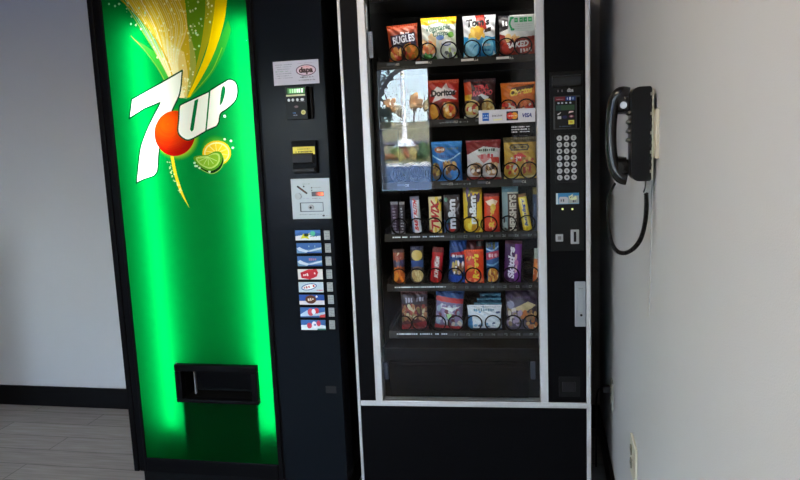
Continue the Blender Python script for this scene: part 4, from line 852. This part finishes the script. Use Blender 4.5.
# --- control column of the snack machine
cpn = new('control_panel', None, snack)
q = rect(S, 550.5, 71.5, 583.5, 251); MB().box(q[0], .0, q[1], q[2], .004, q[3], .0015).build('bezel', mat('control_bezel', (.009, .0095, .010), .4, spec=.12), cpn)
q = rect(S, 552, 75, 580.5, 87); b = MB(); b.prism([(0, q[1]), (0, q[3]), (-.016, q[3]-.004), (-.019, q[3]-.010), (-.010, q[1]+.004)], q[0], q[2], 'x'); b.build('bill_acceptor', mat('acceptor_plastic', (.03, .032, .034), .28, spec=.12), cpn)
c = Canvas(0, 0, 22, 5, .25); c.scribble((4, 2.2), 7, 2.6, (110, 100, 100)); c.text('dba', (15.5, 2.6), 7, 3.8, (190, 190, 190), bold=.03); place_canvas(c, 'bill_lettering', rect(S, 556.5, 87.6, 576, 92.8), cpn, -.0006, thick=None)
rd = new('card_reader', None, cpn); q = rect(S, 553.8, 95.8, 580.5, 129, -.012); MB().box(q[0], -.014, q[1], q[2], .0, q[3], .003).build('reader_body', mat('reader_grey', (.06, .062, .065), .35, spec=.12), rd)
c = Canvas(0, 0, 20, 30, .2, (18, 18, 20)); c.poly([(0, 26), (10, 26), (10, 30), (0, 30)], (110, 34, 46)); c.poly([(10.5, 26), (20, 26), (20, 30), (10.5, 30)], (24, 60, 130)); c.ell((14.8, 28), .9, 1.6, (230, 245, 255)); c.ell((12.2, 28), .6, 1.2, (170, 190, 230)); c.ell((17.6, 28), .9, 1.2, (130, 160, 200)); c.scribble((5, 27.6), 7, 1, (190, 150, 160))
for x in (3.5, 7, 11, 15): c.ell((x, 24), 1.1, .8, (190, 195, 210))
c.poly([(1, 17), (19, 17), (19, 22), (1, 22)], (50, 84, 56)); c.poly([(1, 17), (6, 17), (6, 22), (1, 22)], (40, 70, 66))
c.poly([(2, 13.5), (6, 15.5), (5, 14), (3, 12.5)], (210, 210, 210)); c.poly([(13, 14), (18, 15), (18, 16), (14, 16)], (220, 195, 200)); c.poly([(2.4, 8.8), (6, 8.8), (6, 11.4), (2.4, 11.4)], (200, 195, 205)); c.ell((16, 11), 2.4, 1.4, (120, 50, 80)); c.ell((16, 11), 1.2, .7, (220, 190, 190)); c.ell((9.5, 10.5), 2.4, 1.6, (40, 40, 80))
c.poly([(13, 3.4), (18.6, 3.4), (18.6, 7.4), (13, 7.4)], (226, 216, 90)); c.poly([(14.4, 4.4), (17.2, 4.4), (17.2, 6.4), (14.4, 6.4)], (196, 170, 50)); c.scribble((10, 1.6), 12, .9, (80, 100, 130))
place_canvas(c, 'reader_face', rect(S, 555, 96.6, 575.5, 128, -.014), rd, -.0155, LIT if False else INK)
MB().box(*[v for v in (lambda r: (r[0], -.019, r[1], r[2], -.0135, r[3], .001))(rect(S, 576.6, 97, 579.6, 128, -.014))]).build('swipe_slot', BLACK, rd)
kp = new('keypad', None, cpn); q = rect(S, 555, 133.5, 578, 182.5); MB().box(q[0], -.003, q[1], q[2], 0, q[3], .001).build('keypad_plate', mat('keypad_plate', (.012, .012, .013), .3, spec=.12), kp)
KEYM = mat('metal_key', (.55, .55, .54), .35, .4)
KL = ['A', 'B', 'C', 'D', 'E', 'F', '1', '2', '3', '4', '5', '6', '7', '8', '9', '*', '0', '#', 'L', 'M', 'N']
for r in range(7):
    for k in range(3):
        x, z = S(559.3+k*7.1+r*.07, 138.2-.25*k+r*6.55+ (0.02*r), -.003)
        o = MB().cyl((x, -.006, z), .0094, .006, 'y', 20, bev=.0012).build('key', KEYM, kp, True)
        c = Canvas(-.005, -.005, .005, .005, .0004); c.text(KL[r*3+k], (0, 0), .0058, .0078, (40, 40, 42), bold=.03)
        lt = c.flat('key_symbol', INK, o, -.0093); lt.location = (x, 0, z)
c = Canvas(0, 0, 23, 12, .2, (120, 165, 190)); c.poly([(0, 0), (2, 0), (2, 12), (0, 12)], (200, 215, 222)); c.poly([(2, 6), (23, 6), (23, 12), (2, 12)], (60, 130, 180)); c.poly([(3.2, .6), (12, .6), (12, 7), (10, 8), (4, 8), (3.2, 7)], (186, 188, 190)); c.scribble((7.5, 4), 7, 3, (90, 90, 96)); c.poly([(12.5, .6), (22.6, .6), (22.6, 9), (12.5, 9)], (160, 165, 160)); c.poly([(13, 8), (17, 11), (16, 6), (20, 9), (21, 5), (17, 4), (14, 5)], (214, 220, 170)); c.scribble((17.5, 3), 9, 2.5, (70, 60, 70)); c.poly([(14, 7), (15.6, 9), (15, 6)], (20, 30, 30))
place_canvas(c, 'blue_notice', rect(S, 556, 193, 579, 204), cpn, -.0012)
LED = mat('led', (.5, .5, .2), .3, emit=(.9, 1, .35), estr=.9)
for x in (562.5, 572.3):
    p = S(x, 209, 0); MB().cyl((p[0], -.002, p[1]), .0036, .005, 'y', 12).build('indicator_light', LED, cpn)
q = rect(S, 555.6, 234, 563, 241.3); b = MB(); b.box(q[0], -.009, q[1], q[2], 0, q[3], .002); o = b.build('coin_return_button', STEEL, cpn); b = MB(); b.box(q[0]+.007, -.0105, q[1]+.007, q[2]-.007, -.0085, q[3]-.007, .0005); b.build('button_centre', mat('mid_grey', (.16, .16, .16), .4), o)
q = rect(S, 570.6, 229.5, 579, 243.7); b = MB(); b.box(q[0], -.006, q[1], q[2], 0, q[3], .002); o = b.build('coin_slot', STEEL, cpn); b = MB(); b.box((q[0]+q[2])/2-.0045, -.0072, q[1]+.008, (q[0]+q[2])/2+.0045, -.005, q[3]-.007); b.build('slot_opening', WIRE, o)
hd = new('lock_handle', None, snack); q = rect(S, 574.8, 281.5, 585.6, 326.3)
LKM = mat('brushed_lock_metal', (.40, .43, .46), .38, .6, noise=.08)
MB().box(q[0], -.006, q[1], q[2], .004, q[3], .002).build('escutcheon', LKM, hd)
MB().box(q[0]+.010, -.013, q[1]+.050, q[2]-.010, -.006, q[3]-.022, .003).build('handle_bar', mat('handle_metal', (.45, .48, .5), .28, .7), hd)
p = S(580.4, 314.5, -.006); b = MB(); b.cyl((p[0], -.010, p[1]), .011, .012, 'y', 20, bev=.002); o = b.build('lock_cylinder', STEEL, hd, True); MB().cyl((p[0]+.002, -.0168, p[1]), .0045, .002, 'y', 12).build('keyhole', WIRE, o)
q = rect(S, 559, 377, 580, 397); b = MB(); b.box(q[0], .0, q[1], q[2], .004, q[3], .0015); o = b.build('badge', mat('badge_black', (.008, .008, .009), .35, spec=.12), snack); b = MB(); b.box(q[0]+.012, -.003, q[1]+.022, q[2]-.016, 0, q[3]-.02, .002); b.build('badge_relief', mat('badge_relief', (.018, .017, .02), .3, spec=.12), o)

# ------------------------------------------------------------------ wall telephone
PH = mat('glossy_black_plastic', (.005, .005, .006), .14, spec=.4)
PHM = mat('black_plastic', (.005, .005, .006), .3, spec=.2)
tel = empty('wall_telephone', (RX, 1.74, 1.43), label='black corded wall telephone with its handset on the hook, on the right wall', cat='telephone')
# local: x negative = off the wall, y along the wall (negative = nearer), z up
def rprof(x0, x1, z0, z1, r, n=5, rl=None):
    """rounded profile in x-z"""
    pts = []
    for cx, cz, a0 in ((x1-r, z1-r, 0), (x0+(rl or r), z1-(rl or r), 90), (x0+(rl or r), z0+(rl or r), 180), (x1-r, z0+r, 270)):
        rr = r if a0 in (0, 270) else (rl or r)
        for k in range(n+1): a = math.radians(a0+90*k/n); pts.append((cx+rr*math.cos(a), cz+rr*math.sin(a)))
    return pts
b = MB(); b.prism(rprof(-.056, -.012, -.107, .107, .006, rl=.018), -.045, .025, 'y'); bmesh.ops.bevel(b.bm, geom=[e for e in b.bm.edges if e.calc_face_angle(0) > 1.2], offset=.005, segments=2, affect='EDGES'); b.build('base', PHM, tel, True)
b = MB(); b.box(-.012, -.046, -.104, -.008, .024, .100, .001); b.build('base_plate', mat('beige_backing', (.42, .42, .33), .5), tel)
b = MB(); b.box(-.008, -.075, -.055, 0, .03, .055, .002); b.build('wall_plate', WHITEPL, tel)
for k in range(13):
    z = .09-k*.0145; b = MB(); b.box(-.0155, -.0462, z-.004, -.0115, -.043, z+.003); b.build('vent_rib', mat('vent_grey', (.25, .25, .2), .5) if k % 3 == 0 else PHM, tel)
for k in range(4):
    for j in range(3):
        b = MB(); b.sphere((-.058, -.028+j*.02, .050-k*.021), .006, .007, .006, 1); b.build('number_key', mat('phone_key', (.05, .05, .05), .3), tel, True)
b = MB(); b.box(-.072, -.02, .052, -.050, .022, .090, .006); b.build('handset_hook', PH, tel, True)
# handset: a shaped bar with ear and mouth cups facing the base
hs_pts = [(x+.030, z*1.04-.001) for x, z in [(-.088, .092), (-.104, .094), (-.117, .082), (-.123, .055), (-.126, .02), (-.126, -.02), (-.123, -.052), (-.117, -.076), (-.104, -.094), (-.092, -.098)]]
def hsw(z): return .020+.007*abs(z/.098)**2
b = MB(); rings = []
sm = smooth(hs_pts, 4); n = len(sm)
for i, (x, z) in enumerate(sm):
    a_, b_ = sm[max(i-1, 0)], sm[min(i+1, n-1)]; d = Vector((b_[0]-a_[0], 0, b_[1]-a_[1])).normalized(); nn = Vector((-d.z, 0, d.x))
    th = .0125+.003*abs(z/.098)**3; hw = hsw(z); ring = []
    for k in range(14):
        t = 2*math.pi*k/14; ring.append(b.bm.verts.new(Vector((x, .008, z))+nn*th*math.copysign(abs(math.cos(t))**.7, math.cos(t))+Vector((0, 1, 0))*hw*math.copysign(abs(math.sin(t))**.7, math.sin(t))))
    rings.append(ring)
for i in range(n-1):
    for k in range(14): b.bm.faces.new((rings[i][k], rings[i][(k+1) % 14], rings[i+1][(k+1) % 14], rings[i+1][k]))
b.bm.faces.new(rings[0]); b.bm.faces.new(rings[-1][::-1])
hs = b.build('handset', PH, tel, True)
b = MB(); b.cyl((-.070, .008, .076), .028, .036, 'x', 28, r2=.028, bev=.005); b.build('earpiece', PH, hs, True)
b = MB(); b.cyl((-.072, .008, -.077), .029, .030, 'x', 28, r2=.024, bev=.005); b.build('mouthpiece', PH, hs, True)
b = MB(); b.cyl((-.072, -.0235, .068), .008, .006, 'y', 16); b.build('earpiece_glint', mat('glint_mirror', (.7, .75, .8), .08, 1), hs, True)  # mirror disc standing in for the window's reflection on the black earpiece
# cord: thin lead, coiled loop, thin lead up to the handset
def cord_pt(px, py, Y):
    v = ray(px, py); p = CP+v*(Y/v[1]); return Vector((p[0]-RX, p[1]-1.74, p[2]-1.43))
path = [cord_pt(*q) for q in [(645.8, 179, 1.70), (645.3, 187, 1.70), (643.5, 192.5, 1.70)]]
b = MB(); b.tube([tuple(p) for p in smooth([tuple(p) for p in path], 6)], .0018, 8); b.build('cord_lead', PHM, tel, True)
loop = smooth([tuple(cord_pt(*q)) for q in [(646, 193, 1.70), (646.3, 205, 1.70), (645, 222, 1.71), (641, 238, 1.72), (634, 248, 1.74), (625, 253, 1.75), (617, 251, 1.76), (611.5, 243, 1.76), (608.8, 230, 1.76), (607.8, 214, 1.76), (608, 202, 1.76), (610.5, 192, 1.76), (615, 183.5, 1.75)]], 10)
L = [Vector(p) for p in loop]; cum = [0]
for i in range(1, len(L)): cum.append(cum[-1]+(L[i]-L[i-1]).length)
tot = cum[-1]; tight = []; N = 1700; pitch = .0042
for k in range(N+1):
    s_ = tot*k/N; i = min(max(1, int(np.searchsorted(cum, s_))), len(L)-1); t = (s_-cum[i-1])/max(1e-9, cum[i]-cum[i-1]); p = L[i-1].lerp(L[i], t); d = (L[i]-L[i-1]).normalized()
    a_ = Vector((0, 1, 0)); a_ = (a_-d*a_.dot(d)).normalized(); c_ = d.cross(a_); rr = .0042 if s_ < tot*.62 else .0042*max(.45, 1-(s_/tot-.62)*3); ph = 2*math.pi*s_/pitch
    if k % 1 == 0: tight.append(tuple(p+(a_*math.cos(ph)+c_*math.sin(ph))*rr))
b = MB(); b.tube(tight, .0016, 5); b.tube([tuple(p) for p in L], .0032, 6); b.build('coiled_cord', PHM, tel, True)

b = MB(); b.tube(smooth([(RX-.0005, 1.765, 1.32), (RX-.0008, 1.775, 1.15), (RX-.0003, 1.785, .98)], 6), .0016, 6); b.build('trim_1', mat('wall_seam', (.40, .395, .40), .6), kind='structure')
# ------------------------------------------------------------------ outlets on the right wall
def outlet(yc, z0, z1, label, plug=False, hw=.036, so=0.0):
    o = empty('power_outlet', (RX, yc, (z0+z1)/2), label=label, cat='power outlet', group='power outlets on the right wall'); h = (z1-z0)/2
    b = MB(); b.box(-.007, -hw, -h, 0, hw, h, .002); b.build('cover_plate', WHITEPL if not plug else mat('dim_plate', (.3, .3, .28), .4), o)
    for s_ in (-1, 1):
        b = MB(); b.cyl((-.0075, so, s_*.021), .0165, .005, 'x', 20); r = b.build('socket', mat('socket_tan', (.20, .19, .14), .4), o, True)
        b = MB(); b.box(-.0105, so-.008, s_*.021-.003, -.0098, so-.005, s_*.021+.006); b.box(-.0105, so+.005, s_*.021-.003, -.0098, so+.008, s_*.021+.006); b.build('slots', WIRE, r)
    b = MB(); b.cyl((-.0068, 0, 0), .003, .003, 'x', 10); b.build('screw', STEEL, o)
    return o
outlet(2.05, .415, .535, 'ivory power outlet plate low on the right wall, nearest the viewer', hw=.06, so=.026)
outlet(2.72, .37, .48, 'power outlet low on the right wall beside the snack machine', True)
pl = empty('power_plug', (RX-.010, 2.72, .446), label='black power plug in the outlet beside the snack machine', cat='plug')
MB().box(-.03, -.014, -.014, -.001, .014, .014, .004).build('plug_body', PHM, pl)
b = MB(); b.tube(smooth([(-.030, 0, 0), (-.045, .01, -.01), (-.05, .05, -.08), (-.045, .12, -.22), (-.04, .2, -.42)], 6), .0035, 8); b.build('power_cord', PHM, pl, True)

# ------------------------------------------------------------------ outside the windows (seen mirrored in the display glass)
ASPH = mat('skylit_shade_asphalt', (.055, .085, .14), .8, noise=.15, nscale=3)  # blue of skylit shade is put into the asphalt colour
CONC = mat('concrete', (.55, .55, .52), .8, noise=.08, nscale=4)
LAWN = mat('dry_lawn', (.26, .22, .10), .9, noise=.35, nscale=1.2)
MB().box(-60, -33, -.3, 50, FY-.5, -.12).build('parking_lot', ASPH, kind='structure')
MB().box(-60, -12, -.3, LX-.3, 30, -.1).build('bounce_paving', mat('warm_bounce_concrete', (.25, .21, .17), .8), kind='structure')  # unseen paving added to bounce warm sunlight in at the side window
MB().box(-60, -33.5, -.3, 50, -33.0, .04).build('curb', CONC, kind='structure')
b = MB(); b.prism([(-33.5, -.3), (-33.5, .02), (-39, .5), (-44, 1.05), (-52, 1.95), (-62, 2.85), (-130, 3.3), (-130, -.3)], -90, 70, 'x'); b.build('grassy_bank', LAWN, kind='structure')
b = MB(); b.prism([(-42.6, .94), (-42.6, 1.08), (-43.8, 1.18), (-43.8, 1.06)], -90, 70, 'x'); b.build('road_strip', mat('road_purple', (.12, .10, .13), .8), kind='structure')
def outx(px, d): v = ray(px, 120); t = ((O_S+UN*.012-CP)@UN)/(v@UN); p = CP+v*t; mdir = v-2*(v@UN)*UN; return p[0]+mdir[0]/abs(mdir[1])*d
def tree(px, d, z0, h, rad, col, label, tint2=None):
    x = outx(px, d); y = 2.57-d; o = empty('tree', (x, y, z0), label=label, cat='tree', group='trees on the grassy bank')
    b = MB(); b.tube([(0, 0, -.2), (.02, 0, h*.3), (0, .02, h*.55)], [.10*h/3, .07*h/3, .04*h/3], 8)
    for k in range(4): a_ = k*1.6; b.tube([(0, 0, h*.35), (rad*.5*math.cos(a_), rad*.5*math.sin(a_), h*.65)], [.05*h/3, .02*h/3], 6)
    b.build('trunk', mat('bark', (.12, .10, .09), .9), o)
    for k in range(9):
        pass
    b = MB()
    for k in range(16):
        a_ = random.uniform(0, 6.3); rr = rad*random.uniform(.1, .7); b.sphere((rr*math.cos(a_), rr*math.sin(a_), h*random.uniform(.42, .95)), rad*random.uniform(.16, .32), None, rad*random.uniform(.16, .3), 2, .22)
    b.build('crown', mat('leaves_'+label.split()[0], col, .9, noise=.45, nscale=5), o)
    return o
tree(390, 62, 2.85, 2.1, .85, (.60, .32, .14), 'orange autumn tree left of the lamp post on the bank')
tree(414, 60, 2.8, 2.3, 1.0, (.66, .38, .18), 'golden autumn tree right of the lamp post on the bank')
tree(428, 66, 2.95, 2.2, .9, (.45, .36, .2), 'olive tree at the right of the row on the bank')
tree(400, 78, 3.0, 2.0, .9, (.45, .40, .30), 'pale tree far back on the bank')
lp = empty('lamp_post', (outx(404, 44), 2.57-44, .85), label='tall white lamp post on a concrete footing', cat='lamp post')
MB().cyl((0, 0, 3.5), .16, 7, 'z', 16, r2=.12).build('post', mat('white_post', (.85, .85, .83), .5), lp, True)
b = MB(); b.cyl((0, 0, .22), .75, .45, 'z', 20, r2=.4); b.build('footing', mat('white_footing', (.8, .8, .78), .7), lp)
b = MB(); b.box(-.6, -.2, 7, .6, .2, 7.15, .03); b.build('lamp_head', mat('white_post2', (.6, .6, .6), .5), lp)
for k, (px, w_, h_, col) in enumerate([(388, 1.0, .55, (.30, .12, .05)), (393, .9, .75, (.10, .16, .05)), (398, .8, .6, (.40, .34, .10)), (404, .9, .7, (.45, .16, .10)), (410, .9, .8, (.42, .36, .14)), (416, .8, .6, (.14, .20, .07)), (423, 1.3, 1.05, (.05, .10, .04)), (430, 1.0, .7, (.16, .2, .07))]):
    x = outx(px, 37.5); o = empty('shrub', (x, 2.57-37.5-(k % 2)*1.1, .13+(k % 2)*.1), label=['rust shrub at the left end of the planting', 'green shrub second from the left in the planting', 'yellow shrub before the lamp post', 'red flowering shrub below the lamp post', 'pale yellow shrub right of the lamp post', 'mid green shrub beside the dark bush', 'dark green bush, largest in the planting', 'green shrub at the right end of the planting'][k], cat='shrub', group='shrubs behind the curb')
    b = MB()
    w_ *= .42; y_ = 0
    for j in range(9): b.sphere((random.uniform(-.5, .5)*w_, random.uniform(-.3, .3), h_*random.uniform(.25, .75)), w_*.3, None, h_*.28, 2, .25)
    b.build('foliage', mat('shrub_%d' % k, col, .9, noise=.5, nscale=9), o)
# near dark tree beside the window
nx_ = outx(379.5, 7.4); o = empty('shade_tree', (nx_-.10, 2.57-7.4, -.12), label='dark shade tree standing just outside the window', cat='tree')
DK = mat('backlit_bark', (.035, .04, .05), .9, noise=.3)  # backlit navy darkness is put into this tree's bark and leaf colours
b = MB(); b.tube([(0, 0, 0), (.03, 0, 1.0), (.0, 0, 2.0), (.06, 0, 2.6), (.3, .0, 3.2)], [.17, .14, .12, .10, .06], 10); b.tube(smooth([(.05, 0, 1.95), (.2, 0, 2.30), (.42, .0, 2.50), (.8, 0, 2.58)], 5), .03, 8); b.tube([(0, 0, 2.2), (-.4, .1, 3.0)], [.08, .04], 8); b.build('trunk', DK, o)
DL = mat('backlit_leaves', (.03, .05, .04), .8, noise=.4, nscale=12); b = MB(); 
for k in range(900):
    zc = random.uniform(1.9, 3.6); xc = random.uniform(-.9, .20+.30*max(0, zc-2.25)**.6); c_ = Vector((xc, random.uniform(-.5, .5), zc)); a_ = Vector((random.gauss(0, 1), random.gauss(0, 1), random.gauss(0, 1))).normalized()*.055; n_ = a_.cross(Vector((random.gauss(0, 1), random.gauss(0, 1), random.gauss(0, 1)))).normalized()*.025
    vs = [b.bm.verts.new(p) for p in (c_-a_, c_+n_, c_+a_, c_-n_)]; b.bm.faces.new(vs)
for k in range(160):
    c_ = Vector((random.uniform(.08, .26), random.uniform(-.2, .2), random.uniform(1.72, 1.98))); a_ = Vector((random.gauss(0, 1), random.gauss(0, 1), random.gauss(0, 1))).normalized()*.05; n_ = a_.cross(Vector((random.gauss(0, 1), random.gauss(0, 1), 1))).normalized()*.025
    b.bm.faces.new([b.bm.verts.new(p) for p in (c_-a_, c_+n_, c_+a_, c_-n_)])
b.build('crown', DL, o)
bpy.context.view_layer.update()
